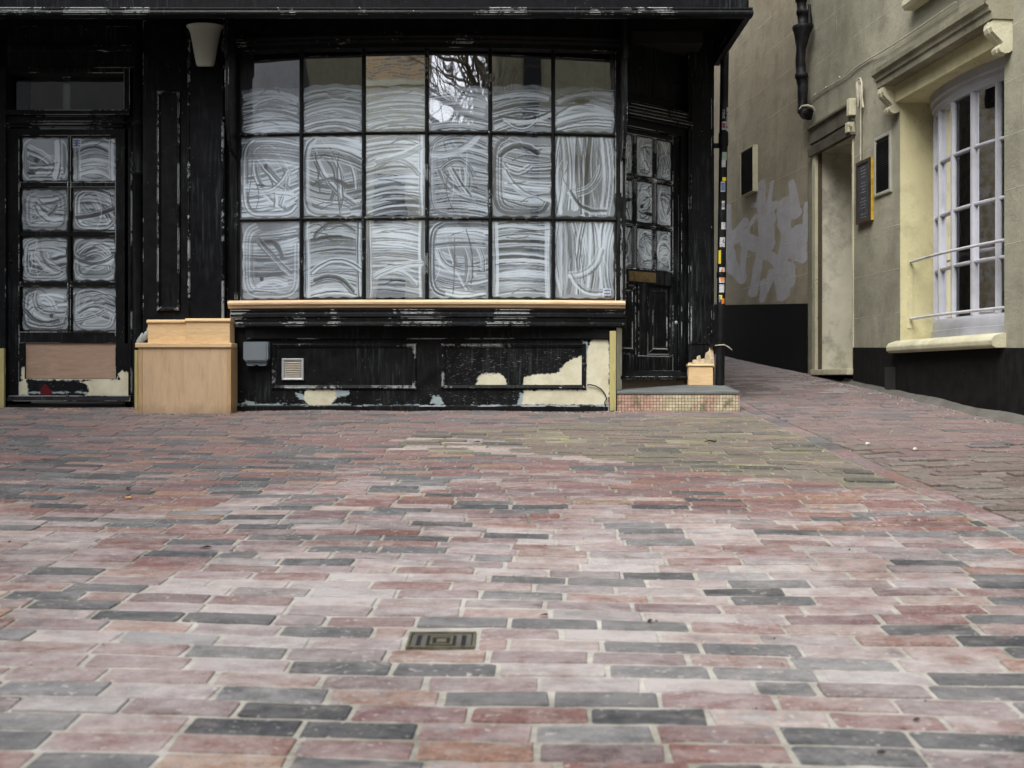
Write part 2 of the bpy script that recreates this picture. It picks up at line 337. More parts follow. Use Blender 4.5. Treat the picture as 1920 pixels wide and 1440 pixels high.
def mat_brick():
    m = NT('clay_pavers'); P = m.coord('Position')
    base = m.attr('brick_colour', 'Color')
    n1 = m.noise(P, 48, 5, .7); n2 = m.noise(P, 170, 4, .7)
    hsv = m.t.nodes.new('ShaderNodeHueSaturation'); m.set(hsv.inputs['Color'], base); m.set(hsv.inputs['Value'], m.ramp(m.math('ADD', m.math('MULTIPLY', n1, .5), m.math('MULTIPLY', n2, .5)), .35, .65, .42, 1.6))
    c = hsv.outputs[0]
    blot = m.ramp(m.math('ADD', m.noise(m.coord('Position', (1,1.6,1)), 12, 5, .72), m.math('MULTIPLY', m.attr('brick_random'), .12)), .60, .70)
    c = m.mix(m.math('MULTIPLY', blot, .65), c, (.095,.10,.105))
    rim_ = m.ramp(m.noise(m.coord('Position', (1,3,1)), 9, 5, .75), .55, .68); c = m.mix(m.math('MULTIPLY', rim_, .4), c, (.33,.26,.235))
    film_light = film_light_mask(m, P, m.attr('brick_random'))
    sy = m.t.nodes.new('ShaderNodeSeparateXYZ'); m.set(sy.inputs[0], P)
    dust = m.math('MULTIPLY', m.ramp(sy.outputs[1], 3.0, 6.6, .05, .50), m.ramp(m.noise(P, 7, 5, .7), .35, .65, .5, 1))
    c = m.mix(m.math('MULTIPLY', dust, m.math('SUBTRACT', 1.0, m.math('MULTIPLY', m.attr('moss'), .5))), c, (.235,.215,.21))
    lum = m.t.nodes.new('ShaderNodeRGBToBW'); m.set(lum.inputs[0], base); film_light = m.math('MULTIPLY', film_light, m.ramp(lum.outputs[0], .06, .12, .38, 1))
    film_light = m.math('MULTIPLY', film_light, m.math('SUBTRACT', 1.0, m.math('MULTIPLY', m.attr('moss'), .7)))
    c = m.mix(m.math('MULTIPLY', film_light, .74), c, (.56,.535,.525))
    sm = m.math('MULTIPLY', m.ramp(m.noise(m.coord('Position', (1,1.5,1)), 50, 4, .65), .60, .66), m.ramp(m.noise(P, 4.0, 3), .38, .58))
    c = m.mix(m.math('MULTIPLY', sm, .6), c, (.58,.56,.52))
    c = m.mix(m.math('MULTIPLY', m.attr('moss'), m.ramp(n1, .3, .6, .05, .35)), c, (.17,.16,.11))
    c = m.mix(m.math('MULTIPLY', m.ramp(n2, .60, .72), .6), c, (.05,.042,.042))
    h = m.math('ADD', m.math('MULTIPLY', n1, .9), m.math('MULTIPLY', n2, .5))
    return m.fin(c, m.ramp(n1, .2, .8, .55, .85), m.bump(h, .8, .007), .25)
M['sand'] = mat_ground(); M['brick'] = mat_brick()
MOSS = [gpt(*p) for p in [(735,818),(870,806),(1050,796),(1230,782),(1400,778),(1470,800),(1690,905),(1640,915),(1420,893),(1180,868),(1050,862),(860,850),(745,838)]]
MOSS2 = [gpt(*p) for p in [(1520,800),(1700,860),(1925,850),(2000,900),(2000,1060),(1920,1010),(1700,905)]]
def inside(p, poly):
    x, y = p; r_ = False; n = len(poly)
    for i in range(n):
        x1, y1 = poly[i]; x2, y2 = poly[(i+1) % n]
        if (y1 > y) != (y2 > y) and x < (x2-x1)*(y-y1)/(y2-y1)+x1: r_ = not r_
    return r_
def sdist(px, py, poly):                     # signed distance of arrays to a polygon
    d = np.full(px.shape, 1e9); ins = np.zeros(px.shape, bool); n = len(poly)
    for i in range(n):
        x1, y1 = poly[i]; x2, y2 = poly[(i+1) % n]; dx, dy = x2-x1, y2-y1
        t = np.clip(((px-x1)*dx+(py-y1)*dy)/(dx*dx+dy*dy+1e-12), 0, 1)
        d = np.minimum(d, np.hypot(px-x1-t*dx, py-y1-t*dy))
        if y1 != y2: ins ^= ((y1 > py) != (y2 > py)) & (px < (x2-x1)*(py-y1)/(y2-y1)+x1)
    return np.where(ins, -d, d)
EDGE_X = 1.665                              # line of the edging course that divides the two pavings
def wall_x(Y): return 3.32 - .111*(Y-6.38) if Y < 9.77 else 2.942 - .15*(Y-9.77)
def build_ground():
    xs = sorted(set([-60,-30,-15,-8] + [round(-5+.1*i, 3) for i in range(int(9.5/.1))] + [8,15,30,60]))
    ys = sorted(set([-60,-30,-15,-8,-4,-2,-1] + [round(.1*i, 3) for i in range(0, 170)] + [20,30,60]))
    vs = [(x, y, gz(x, max(-20, min(y, 18))) - (.0024 if x < EDGE_X + .1 else .006)) for y in ys for x in xs]
    nx = len(xs); b = MB()
    b._add(vs, [(j*nx+i, j*nx+i+1, (j+1)*nx+i+1, (j+1)*nx+i) for j in range(len(ys)-1) for i in range(nx-1)], True)
    dk = [min(1, max(0, (v[0]-EDGE_X-.05)/.1)) * (1 if v[1] < 30 else 0) for v in vs]
    ax = np.array([v[0] for v in vs]); ay = np.array([v[1] for v in vs])
    mo = np.clip(.5 - sdist(ax, ay, MOSS)/.25, 0, 1)
    o = b.build('ground', M['sand'], attrs={'dark_joint': dk, 'moss': mo}); tag(o, kind='structure'); return o
build_ground()

PAL = {'red': [(.215,.098,.085),(.195,.090,.083),(.23,.115,.095),(.205,.105,.105),(.235,.13,.115),(.165,.088,.092),(.19,.12,.118),(.25,.125,.095),(.155,.105,.105),(.20,.085,.07)],
       'grey': [(.048,.053,.059),(.060,.066,.073),(.080,.086,.094),(.040,.044,.050),(.095,.098,.103)], 'orange': [(.29,.165,.10),(.26,.13,.085)],
       'olive': [(.155,.135,.10),(.18,.155,.125),(.145,.13,.105),(.20,.145,.125),(.19,.13,.115),(.17,.115,.105)], 'brown': [(.13,.083,.066),(.16,.10,.085),(.19,.13,.10),(.15,.11,.09)],
       'pale': [(.42,.34,.30),(.38,.30,.27),(.30,.27,.25)]}
PALE = [gpt(*p) for p in [(735,818),(900,822),(1010,850),(1240,872),(1150,874),(900,852),(745,842)]]
DRAIN = gpt(828, 1201)
def build_paving():
    V = []; Fc = []; COL = []; MOS = []; RND = []
    def brick(cx, cy, L, Wd, ang, col, hi=0.0, gap=.005, moss=0.0):
        ca, sa = math.cos(ang), math.sin(ang); hl, hw = L/2-gap, Wd/2-gap*random.uniform(.8, 1.1)
        tl = abs(random.gauss(0, .0014)) if hi == 0 else random.gauss(.001, .003); tx = random.gauss(0, .005); ty = random.gauss(0, .012); rnd = random.uniform(.0025, .006)
        pts = []
        for sx, sy in ((-1,-1),(1,-1),(1,1),(-1,1)):
            seq = [(rnd, 0), (0, rnd)] if (sx*sy > 0) else [(0, rnd), (rnd, 0)]
            if (sx, sy) == (-1,-1): seq = [(0, rnd), (rnd, 0)]
            elif (sx, sy) == (1,-1): seq = [(rnd, 0), (0, rnd)]
            elif (sx, sy) == (1,1): seq = [(0, rnd), (rnd, 0)]
            else: seq = [(rnd, 0), (0, rnd)]
            for a, b_ in seq: pts.append((sx*(hl-a)+random.gauss(0,.0016), sy*(hw-b_)+random.gauss(0,.0016)))
            if sy == -1 and sx == -1: 
                for q in (-.45, .05, .5): pts.append((q*hl, -hw+random.gauss(0,.0016)))
            if sy == 1 and sx == 1:
                for q in (.45, 0, -.5): pts.append((q*hl, hw+random.gauss(0,.0016)))
        n = len(pts); b0 = len(V); rv = random.random()
        for ring, (ins, dz) in enumerate(((0, -.03), (0, -.0022), (.0026, 0))):
            for (u, v) in pts:
                uu = u*(1-ins/hl); vv = v*(1-ins/hw)
                x = cx+uu*ca-vv*sa; y = cy+uu*sa+vv*ca
                V.append((x, y, gz(x, y)+tl+tx*u+ty*v*.6+dz)); COL.append((*col, 1)); MOS.append(moss); RND.append(rv)
        for r_ in range(2):
            for k in range(n): Fc.append((b0+r_*n+k, b0+r_*n+(k+1) % n, b0+(r_+1)*n+(k+1) % n, b0+(r_+1)*n+k))
        Fc.append(tuple(b0+2*n+k for k in range(n)))
    L0, P0 = .225, .0755
    # main area: courses run across, turned a little
    a = R(-2.6); ca, sa = math.cos(a), math.sin(a)
    for j in range(-4, 112):
        off = (.5 if j % 2 else 0) + random.uniform(-.16, .16)
        u = -5.6 + off*L0
        vrow = j*P0 + .35
        while u < 3.2:
            L = L0 * random.choice([.94, .97, 1, 1, 1, 1.03]) if random.random() > .05 else L0*.55
            u1 = u + L; v0 = vrow
            # clip against the edging line X = EDGE_X
            um = (EDGE_X - .004 + v0*sa) / ca
            uu0, uu1 = u, min(u1, um)
            u = u1
            if uu1-uu0 < .035: continue
            cu = (uu0+uu1)/2; x = cu*ca - v0*sa; y = cu*sa + v0*ca
            if y < .7 or y > 7.6 or x < -4.9: continue
            if abs(x-DRAIN[0]) < .085+(uu1-uu0)/2 and abs(y-DRAIN[1]) < .082: 
                # cut bricks either side of the small drain
                le, ri = DRAIN[0]-.086, DRAIN[0]+.086
                x0_, x1_ = x-(uu1-uu0)/2, x+(uu1-uu0)/2
                if x0_ < le-.03: brick((x0_+le)/2, y, le-x0_, P0, a, random.choice(PAL['red']))
                if x1_ > ri+.03: brick((ri+x1_)/2, y, x1_-ri, P0, a, random.choice(PAL['red']))
                continue
            in_m = inside((x, y), MOSS)
            g = .24 + .12*math.sin(x*1.1+1) * math.sin(y*1.3)
            g += .28*max(0, min(1, (-x-.2)/3)) * min(1, max(.3, (y-2.8)/1.8)) + (.10 if y > 6.3 else 0)
            if 4.55 > y > 3.95 and x > -.2: g = .05
            r_ = random.random()
            if inside((x, y), PALE) and r_ < .7: col = random.choice(PAL['pale']); in_m = False
            elif in_m: col = random.choice(PAL['olive'] if r_ > .12 else PAL['grey'])
            elif r_ < g: col = random.choice(PAL['grey'])
            elif r_ < g+.06: col = random.choice(PAL['orange'])
            else: col = random.choice(PAL['red'])
            k = random.uniform(.8, 1.05); mn = sum(col)/3; col = tuple((q*.86+mn*.14)*k for q in col)
            brick(x, y, uu1-uu0, P0, a, col, moss=1 if in_m else 0, hi=1 if in_m else 0, gap=random.uniform(.0044, .0068))
    # edging course, bricks end to end along the lane
    y = .7
    while y < 9.6:
        col = random.choice(PAL['red'] if random.random() > .3 else PAL['grey'])
        mn = sum(col)/3; col = tuple((q*.7+mn*.3)*random.uniform(.9, 1.1) for q in col)
        brick(EDGE_X+.055, y+L0/2, L0, .108, R(90), col, gap=.005); y += L0
    # right-hand area: courses nearly square to the far wall, open dark joints
    a = R(8); ca, sa = math.cos(a), math.sin(a)
    for j in range(-10, 225):
        off = (.5 if j % 2 else 0) + random.uniform(-.1, .1); u = .8 + off*L0; v0 = j*P0
        while u < 6.2:
            L = L0*random.choice([.96, 1, 1.02]); u1 = u+L
            ul = (EDGE_X+.112 + v0*sa)/ca
            uu0, uu1 = max(u, ul), u1; u = u1
            cu = (uu0+uu1)/2; x = cu*ca-v0*sa; y = cu*sa+v0*ca
            if uu1-uu0 < .03 or y < .6 or y > 16.5: continue
            if y > 7.55 and x > EDGE_X-2: pass
            if x > wall_x(y)+.15: continue
            if random.random() < (y-8.0)/2.2: col = random.choice([(.34,.28,.275),(.31,.25,.245),(.36,.29,.28)])
            elif inside((x, y), MOSS2): col = random.choice(PAL['olive']+PAL['brown']+PAL['brown'])
            elif 7.5 > y > 6.6: col = random.choice(PAL['grey']+PAL['red'])
            else: col = random.choice(PAL['red']+PAL['red']+PAL['grey'][:2]+PAL['brown'])
            k = random.uniform(.8, 1.05); mn = sum(col)/3; col = tuple((q*.72+mn*.28)*k for q in col)
            brick(x, y, uu1-uu0, P0, a, col, hi=1 if y < 5.5 else 0, gap=.0045, moss=.25 if inside((x, y), MOSS2) else 0)
    # lane behind the corner
    for j in range(0, 120):
        for i in range(-6, 8):
            x = i*L0 + (.5*L0 if j % 2 else 0); y = 8.3 + j*P0
            if x > EDGE_X + .112 - .14*(y-6) - .1 or x < -.5 or y > 16.5: continue
            if y < 9.8 and x > 1.55: continue
            brick(x, y, L0, P0, 0, random.choice([(.34,.28,.275),(.31,.25,.245)]))
    me = bpy.data.meshes.new('paving'); me.from_pydata(V, [], Fc); me.materials.append(M['brick'])
    ca_ = me.color_attributes.new('brick_colour', 'FLOAT_COLOR', 'POINT'); ca_.data.foreach_set('color', np.array(COL, dtype=np.float32).ravel())
    at = me.attributes.new('moss', 'FLOAT', 'POINT'); at.data.foreach_set('value', np.array(MOS, dtype=np.float32))
    at = me.attributes.new('brick_random', 'FLOAT', 'POINT'); at.data.foreach_set('value', np.array(RND, dtype=np.float32))
    me.update(); o = bpy.data.objects.new('paving', me); C.objects.link(o); tag(o, kind='structure')
build_paving()

# ------------------------------------------------------------------ whitewash strokes
TABN = 64
def wash_field(nx, ny, w_, h_, style, seed, top=None, dim=1.0):
    r = np.random.default_rng(seed)
    gx, gy = np.meshgrid(np.linspace(0, w_, nx), np.linspace(0, h_, ny)); V = np.full(gx.shape, .52 + .08*r.random())
    def stroke(pts, hw, alpha=.8, lvl=0.0):
        nonlocal V
        pts = np.array(pts); d = np.diff(pts, axis=0); ln = np.hypot(d[:,0], d[:,1]); s = np.concatenate([[0], np.cumsum(ln)])
        best = np.full(gx.shape, 1e9); cc = np.zeros(gx.shape); ss = np.zeros(gx.shape)
        for i in range(len(d)):
            if ln[i] < 1e-6: continue
            tx, ty = d[i]/ln[i]; t = np.clip((gx-pts[i,0])*tx+(gy-pts[i,1])*ty, 0, ln[i])
            ex = gx-pts[i,0]-t*tx; ey = gy-pts[i,1]-t*ty; dd = np.hypot(ex, ey); mk = dd < best
            best = np.where(mk, dd, best); cc = np.where(mk, (ex*-ty+ey*tx), cc); ss = np.where(mk, s[i]+t, ss)
        c = (cc/hw+1)/2; tab = r.random((1, TABN))*.78 + r.random((7, TABN))*.22
        tab = (tab + np.roll(tab, 1, 1)*.45)/1.45
        ai = np.clip(ss/(s[-1]+1e-6)*5.99, 0, 5.99); a0 = ai.astype(int); fa = ai-a0
        ci = np.clip(c, 0, .999)*12 + r.integers(0, 40); c0 = ci.astype(int) % TABN; c1 = (c0+1) % TABN; fc = ci-np.floor(ci)
        v = (tab[a0, c0]*(1-fc)+tab[a0, c1]*fc)*(1-fa) + (tab[a0+1, c0]*(1-fc)+tab[a0+1, c1]*fc)*fa
        v = np.clip((v-.5)*1.7+.64+lvl+r.uniform(-.1,.1), .1, 1)
        e_ = np.exp(-((np.abs(c-.5)-.45)/.05)**2); v = v*(1-.55*e_) + .5*e_
        m = np.clip((1-np.abs(cc)/hw)*6, 0, 1) * (best < hw*1.02) * alpha
        V = V*(1-m) + v*m
    def arc(x0, y0, x1, y1, bow, n=14, wob=.0011):
        t = np.linspace(0, 1, n); nx_, ny_ = -(y1-y0), (x1-x0); L = math.hypot(nx_, ny_)+1e-9
        b = 4*t*(1-t)*bow; return [(x0+(x1-x0)*tt+nx_/L*bb+r.normal(0, wob), y0+(y1-y0)*tt+ny_/L*bb+r.normal(0, wob)) for tt, bb in zip(t, b)]
    def loop(ins, frac=1.0, n=40, cx=None):
        a = np.linspace(0, 2*math.pi*frac, n) + r.random()*.3 + math.pi*.6; p = 4.6
        hx, hy = w_/2-ins, h_/2-ins
        return [(w_/2 + hx*np.sign(math.cos(q))*abs(math.cos(q))**(2/p), h_/2 + hy*np.sign(math.sin(q))*abs(math.sin(q))**(2/p)) for q in a]
    hw = min(.035, w_*.14); mg = .012 + hw*.6; H = h_ if top is None else top
    def rows(y0, y1, a=.8, tilt=0, sgn=1):
        y = y1; k = 0; bow0 = r.uniform(.012, .04)*sgn
        while y > y0:
            bow = bow0*r.uniform(.5, 1.3); tl_ = tilt + r.uniform(-.012, .012); x0, x1 = mg+r.uniform(-.004, .03), w_-mg-r.uniform(-.004, .03)
            yy = y - (bow if top else 0)
            p = arc(x0, yy-tl_, x1, yy+tl_, bow)
            if k % 2: p = p[::-1]
            stroke(p, hw*r.uniform(.6, 1.0), a*r.uniform(.75, 1.1)); y -= hw*r.uniform(.75, 1.2); k += 1
    if style == 'rows':
        rows(mg, H-mg*1.1, .8, r.uniform(-.01, .02), 1)
        if top is None:
            stroke(arc(w_-mg, mg, w_-mg*1.1, h_-mg, .004), hw*.7)
            if r.random() < .6: stroke(arc(mg, h_-mg, mg*1.2, mg, .004), hw*.7)
            if r.random() < .5: stroke(arc(w_*.25, h_*.25, w_*.8, h_*.12, .05), hw*.8)
    elif style == 'loop':
        rows(mg*2, h_-mg*2, .75, r.uniform(-.04, .04), r.choice([-1, 1]))
        stroke(loop(mg+hw*1.3, r.uniform(.25, .5)), hw*.7, .5); stroke(loop(mg, r.uniform(.5, .9)), hw*.9, .55)
        for k in range(3): stroke(arc(w_*r.uniform(.15,.4), h_*r.uniform(.2,.8), w_*r.uniform(.6,.85), h_*r.uniform(.2,.8), r.uniform(-.08,.08)), hw*.8, .7)
    elif style == 'vert':
        x = mg
        while x < w_-mg*.5: stroke(arc(x, h_-mg, x+r.uniform(-.03,.03), mg+r.uniform(0,.05), r.uniform(-.03,.03)), hw*r.uniform(.6,.9), .7); x += hw*r.uniform(.7, 1.2)
        stroke(arc(w_*.75, h_*.6, w_*.3, h_*.3, .05), hw, .7); stroke(arc(w_*.3, h_*.3, w_*.8, h_*.1, -.05), hw*.8, .7)
    elif style == 'mixed':
        rows(mg, h_*.55, .75, r.uniform(-.05, .05), r.choice([-1, 1]))
        for k in range(5): stroke(arc(w_*r.uniform(.1,.4), h_*r.uniform(.75,.95), w_*r.uniform(.5,.9), h_*r.uniform(.1,.4), r.uniform(-.12,.12)), hw*r.uniform(.6,.9), .7)
        rows(h_*.6, h_-mg, .7, r.uniform(-.03, .03), 1); stroke(loop(mg, r.uniform(.35, .6)), hw*.8, .7)
    elif style == 'diag':
        stroke(loop(mg, .8), hw*.9, .7)
        for k in range(4): stroke(arc(w_*.2, h_*(.75-.08*k), w_*(.75-.05*k), h_*(.3-.03*k), .02), hw*.8)
        for k in range(3): stroke(arc(w_*.25, h_*(.12+.1*k), w_*.8, h_*(.12+.1*k), .0), hw*.9)
        stroke(arc(w_*.78, h_*.85, w_*.75, h_*.15, .01), hw*.9)
    # big free sweeps over the coat, then single bristle lines, dark and light
    if style in ('rows', 'mixed', 'loop'):
        for k in range(r.integers(0, 3)):
            yb = H*r.uniform(.2, .8); stroke(arc(w_*r.uniform(.05, .3), yb, w_*r.uniform(.7, .95), yb+H*r.uniform(-.22, .22), r.uniform(-.07, .07)), hw*r.uniform(.5, .9), .75)
    for k in range(int(6*H/.6)+2):
        hl_ = .0028; yb = r.uniform(mg, H-mg); x0 = r.uniform(mg, w_*.5); x1 = x0+r.uniform(.25, .6)*w_
        p = arc(x0, yb, x1, yb+r.uniform(-.03, .03), r.uniform(-.02, .04), 8, .0004)
        if style == 'vert' or (style in ('mixed', 'diag') and k % 3 == 0): xx = r.uniform(mg, w_-mg); p = arc(xx, r.uniform(.5, .95)*H, xx+r.uniform(-.05, .05), r.uniform(.05, .4)*H, r.uniform(-.04, .04), 8, .0004)
        pa = np.array(p); dmin = np.full(gx.shape, 1e9)
        for i in range(7):
            d_ = pa[i+1]-pa[i]; t_ = np.clip(((gx-pa[i,0])*d_[0]+(gy-pa[i,1])*d_[1])/(d_@d_+1e-9), 0, 1); dmin = np.minimum(dmin, np.hypot(gx-pa[i,0]-t_*d_[0], gy-pa[i,1]-t_*d_[1]))
        m_ = np.clip(1.5-dmin/hl_, 0, 1); V = V*(1-m_*.55) + (r.choice([.0, 1.0]))*m_*.55
    # thin and thick areas of the coat
    for _ in range(4): V = np.clip(V + r.uniform(-.2, .2)*np.exp(-(((gx-r.uniform(0,w_))/(.3*w_))**2+((gy-r.uniform(0,h_))/(.22*h_))**2)), .05, 1)
    # scraped off spots
    for _ in range(r.integers(0, 3)):
        if r.random() < .6:
            cx, cy = r.uniform(.2, .8)*w_, r.uniform(.2, .8)*H
            e = ((gx-cx)/r.uniform(.012,.06))**2 + ((gy-cy-(gx-cx)*r.uniform(-.3,.3))/r.uniform(.006,.018))**2
            V = V*(1-.8*np.clip(1.6-e, 0, 1))
    # unpainted rim
    qx = np.minimum(gx, w_-gx); qy = np.minimum(gy, h_-gy); rr = min(.03, w_*.1)
    dc = np.where((qx < rr) & (qy < rr), rr-np.hypot(rr-qx, rr-qy), np.minimum(qx, qy))
    jit = .004*np.sin(gx*60+seed)+.004*np.sin(gy*47+seed*2)
    V = V*np.clip((dc-min(.006, w_*.02)+jit*min(1, w_*3))/.008, 0, 1)
    if top is not None:
        prof = top + .022*np.sin(np.pi*gx/w_) - .004 + .006*np.sin(gx*41+seed)
        V = V*np.clip((prof-gy)/.01, 0, 1)
        V = np.maximum(V, .05*(gy > 0))
    return V*dim
def wash_panes(panes, res=.0045, dim=1.0):
    """panes: (matrix, w, h, style, seed, top) -> mesh builder + attribute"""
    b = MB(); at = []
    for (mx, w_, h_, style, seed, top) in panes:
        nx, ny = max(12, int(w_/res)), max(12, int(h_/res))
        V = wash_field(nx, ny, w_, h_, style, seed, top, dim)
        b.m = mx
        vs = [(x, 0, z) for z in np.linspace(0, h_, ny) for x in np.linspace(0, w_, nx)]
        b._add(vs, [(j*nx+i, j*nx+i+1, (j+1)*nx+i+1, (j+1)*nx+i) for j in range(ny-1) for i in range(nx-1)]); at.append(V.ravel())
    b.m = Matrix.Identity(4)
    return b, np.concatenate(at)
def build_grid(name, b, mat, parent, attrs):      # big grids skip the normal recalculation
    me = bpy.data.meshes.new(name); me.from_pydata(b.v, [], b.f); me.materials.append(mat)
    for k, arr in attrs.items():
        a = me.attributes.new(k, 'FLOAT', 'POINT'); a.data.foreach_set('value', np.asarray(arr, dtype=np.float32))
    me.update(); o = bpy.data.objects.new(name, me); C.objects.link(o); o.parent = parent; return o

# ------------------------------------------------------------------ the black shop
shop = empty('shop_building', (-.6, 7.3, 0)); tag(shop, 'black painted timber shopfront with bow window and flaking paint', 'shop')
SO = Matrix.Translation((.6, -7.3, 0))            # world -> shop coordinates
def SB(): b = MB(); b.m = SO.copy(); return b
YF = 6.55; ZS = Z(28, YF)                         # fascia face and soffit height
ZT = 2.83
def bow(x):                                       # front line of the bow window
    xc, hw, sag, ye = -.603, 1.345, .085, 7.04; Rr = (hw*hw+sag*sag)/(2*sag)
    d = min(abs(x-xc), hw+.15); return ye - (math.sqrt(Rr*Rr-d*d) - (Rr-sag))
# fascia board with its run of mouldings
b = SB(); xr = X(1412, YF)
b.box(-5.2, xr-.03, YF+.03, YF+.07, ZS+.045, ZS+.62)
b.box(-5.2, xr-.03, YF+.07, 7.5, ZS+.50, ZS+.56)
b.box(xr-.045, xr-.012, YF+.0705, 8.3, ZS+.063, ZS+.62)
b.build('fascia', M['black_clean'], shop)
b = SB()
prof = [(YF+.032, ZS+.062), (YF+.018, ZS+.058), (YF+.018, ZS+.046), (YF+.024, ZS+.040), (YF+.004, ZS+.034), (YF-.002, ZS+.018), (YF+.004, ZS+.004), (YF+.03, ZS), (YF+.07, ZS), (YF+.07, ZS+.062)]
b.prism(prof, 'x', -5.2, xr+.004)
prof2 = [(xr-.03, ZS+.062), (xr-.012, ZS+.058), (xr-.01, ZS+.04), (xr+.002, ZS+.02), (xr, ZS+.002), (xr-.045, ZS+.002), (xr-.045, ZS+.062)]
b.prism([(p[0], p[1]) for p in prof2], 'y', YF+.071, 7.62)
b.build('fascia_moulding', M['black'], shop)
b = SB()
b.box(-5.2, xr-.046, YF+.072, 8.3, ZT, ZT+.03)
b.build('soffit', M['soffit'], shop)
b = SB(); b.lathe([(.0, ZT-.006), (.035, ZT-.007), (.045, ZT-.001)], X(1278, 7.0), 7.02, 18); b.build('soffit_light', M['iron'], shop)
# walls behind and over the joinery
b = SB()
b.box(-5.2, 1.50, 7.62, 7.9, ZT+.031, 6.2)
b.box(-5.2, -3.72, 7.30, 7.6, -.3, ZT)
b.build('wall', M['soffit'], shop)
b = SB(); b.box(1.44, 1.552, 7.96, 12.3, -.2, 6.2); b.build('side_wall', M['alley_wall'], shop)
b = SB(); b.box(-5.2, 1.43, 9.5, 9.6, -.1, 3.2); b.box(-5.2, 1.43, 7.35, 9.5, -.15, -.05); b.box(-5.2, 1.43, 7.35, 9.5, 2.74, ZT-.002); b.build('interior', M['dark'], shop)
# wide pilaster left of the bow
b = SB()
x0, x1 = X(352, 7.02), X(420, 7.02)
b.box(x0, x1, 7.02, 7.5, -.1, ZT)
b.box(x0+.006, x0+.014, 7.013, 7.02, .2, ZS); b.box(x1-.014, x1-.006, 7.013, 7.02, .2, ZS)
b.build('pilaster', M['black_clean'], shop)
# post between pilaster and bow
b = SB(); b.box(x1+.001, X(452, 7.10), 7.09, 7.5, -.1, ZT); b.box(X(440, 7.05), X(445, 7.05), 7.05, 7.089, .8, ZT); b.build('window_post', M['black'], shop)
# panelled column and slim round column
b = SB(); xa, xb = X(268, 7.14), x0-.001
b.box(xa, xb, 7.14, 7.5, -.1, ZT)
pa, pb, pz0, pz1 = X(294, 7.13), X(338, 7.13), Z(583, 7.13), Z(170, 7.13)
col_o = b.build('pilaster', M['black'], shop)
b = SB(); b.sweep_frame(pa, pb, pz0, pz1, 7.1395, [(0, 0), (.004, .016), (.014, .020), (.022, .010), (.030, .001)])
b.build('panel_moulding', M['black_worn'], col_o)
b = SB(); cx = X(257, 7.2)
pr = [(.040, -.1), (.040, 1.0), (.043, 1.72), (.052, 1.725), (.052, 1.75), (.040, 1.76), (.041, 2.08), (.055, 2.085), (.055, 2.12), (.043, 2.13), (.043, ZT)]
b.lathe(pr, cx, 7.24, 18); b.build('column', M['black'], shop)
# head above the left door, transom light
YD = 7.27
dx0, dx1 = X(-2, YD), X(246, YD)
b = SB(); b.box(-3.72, xa-.06, YD-.02, 7.6, Z(128, YD), ZT); b.box(-3.72, xa-.06, YD-.04, YD-.02, Z(98, YD), Z(88, YD)); b.build('door_head', M['black'], shop)
b = SB()
b.box(dx0, dx1, YD-.045, YD+.05, Z(218, YD), Z(209, YD)); b.box(dx0, dx1-.05, YD-.02, YD+.05, Z(240, YD), Z(219, YD)); b.box(dx0, dx1-.02, YD-.035, YD-.02, Z(234, YD), Z(229, YD))
b.box(dx0, X(8, YD), YD-.03, YD+.05, Z(208, YD), Z(129, YD)); b.box(X(235, YD), dx1, YD-.03, YD+.05, Z(208, YD), Z(129, YD)); b.box(X(8, YD), X(235, YD), YD-.03, YD+.05, Z(139, YD), Z(129, YD))
tw = b.build('transom_window', M['black_worn'], shop)
b = SB(); b._add([(X(8, YD), YD+.03, Z(209, YD)), (X(235, YD), YD+.03, Z(209, YD)), (X(235, YD), YD+.03, Z(139, YD)), (X(8, YD), YD+.03, Z(139, YD))], [(0,1,2,3)]); b.box(X(112, YD), X(125, YD), YD+.05, YD+.07, Z(209, YD), Z(139, YD)); b.build('glass', M['glass_dim'], tw)
# jambs
b = SB(); b.box(X(-30, YD), X(8, YD), YD-.03, 7.6, -.1, Z(240, YD)); b.box(X(241, YD), cx-.01, YD-.012, 7.6, -.1, Z(240, YD)); b.box(X(236, YD), X(248, YD), YD-.02, 7.5, -.1, Z(240, YD)-.002)
b.box(-3.72, X(-30, YD)-.001, YD-.05, 7.6, -.1, Z(129, YD)); b.build('door_frame', M['black'], shop)
def panel_grid(x0, x1, z0, z1, yf, res, polys, y_is='shop'):
    nx, nz = int((x1-x0)/res)+2, int((z1-z0)/res)+2
    xs = np.linspace(x0, x1, nx); zs = np.linspace(z0, z1, nz); gx, gy = np.meshgrid(xs, zs)
    at = {}
    for k in ('sd_cream', 'sd_blue', 'sd_red', 'sd_scr'):
        d = np.full(gx.shape, 1.0)
        for p in polys.get(k, []): d = np.minimum(d, sdist(gx, gy, p))
        at[k] = d.ravel()
    vs = [(x, yf, z) for z in zs for x in xs]
    return vs, [(j*nx+i, j*nx+i+1, (j+1)*nx+i+1, (j+1)*nx+i) for j in range(nz-1) for i in range(nx-1)], at
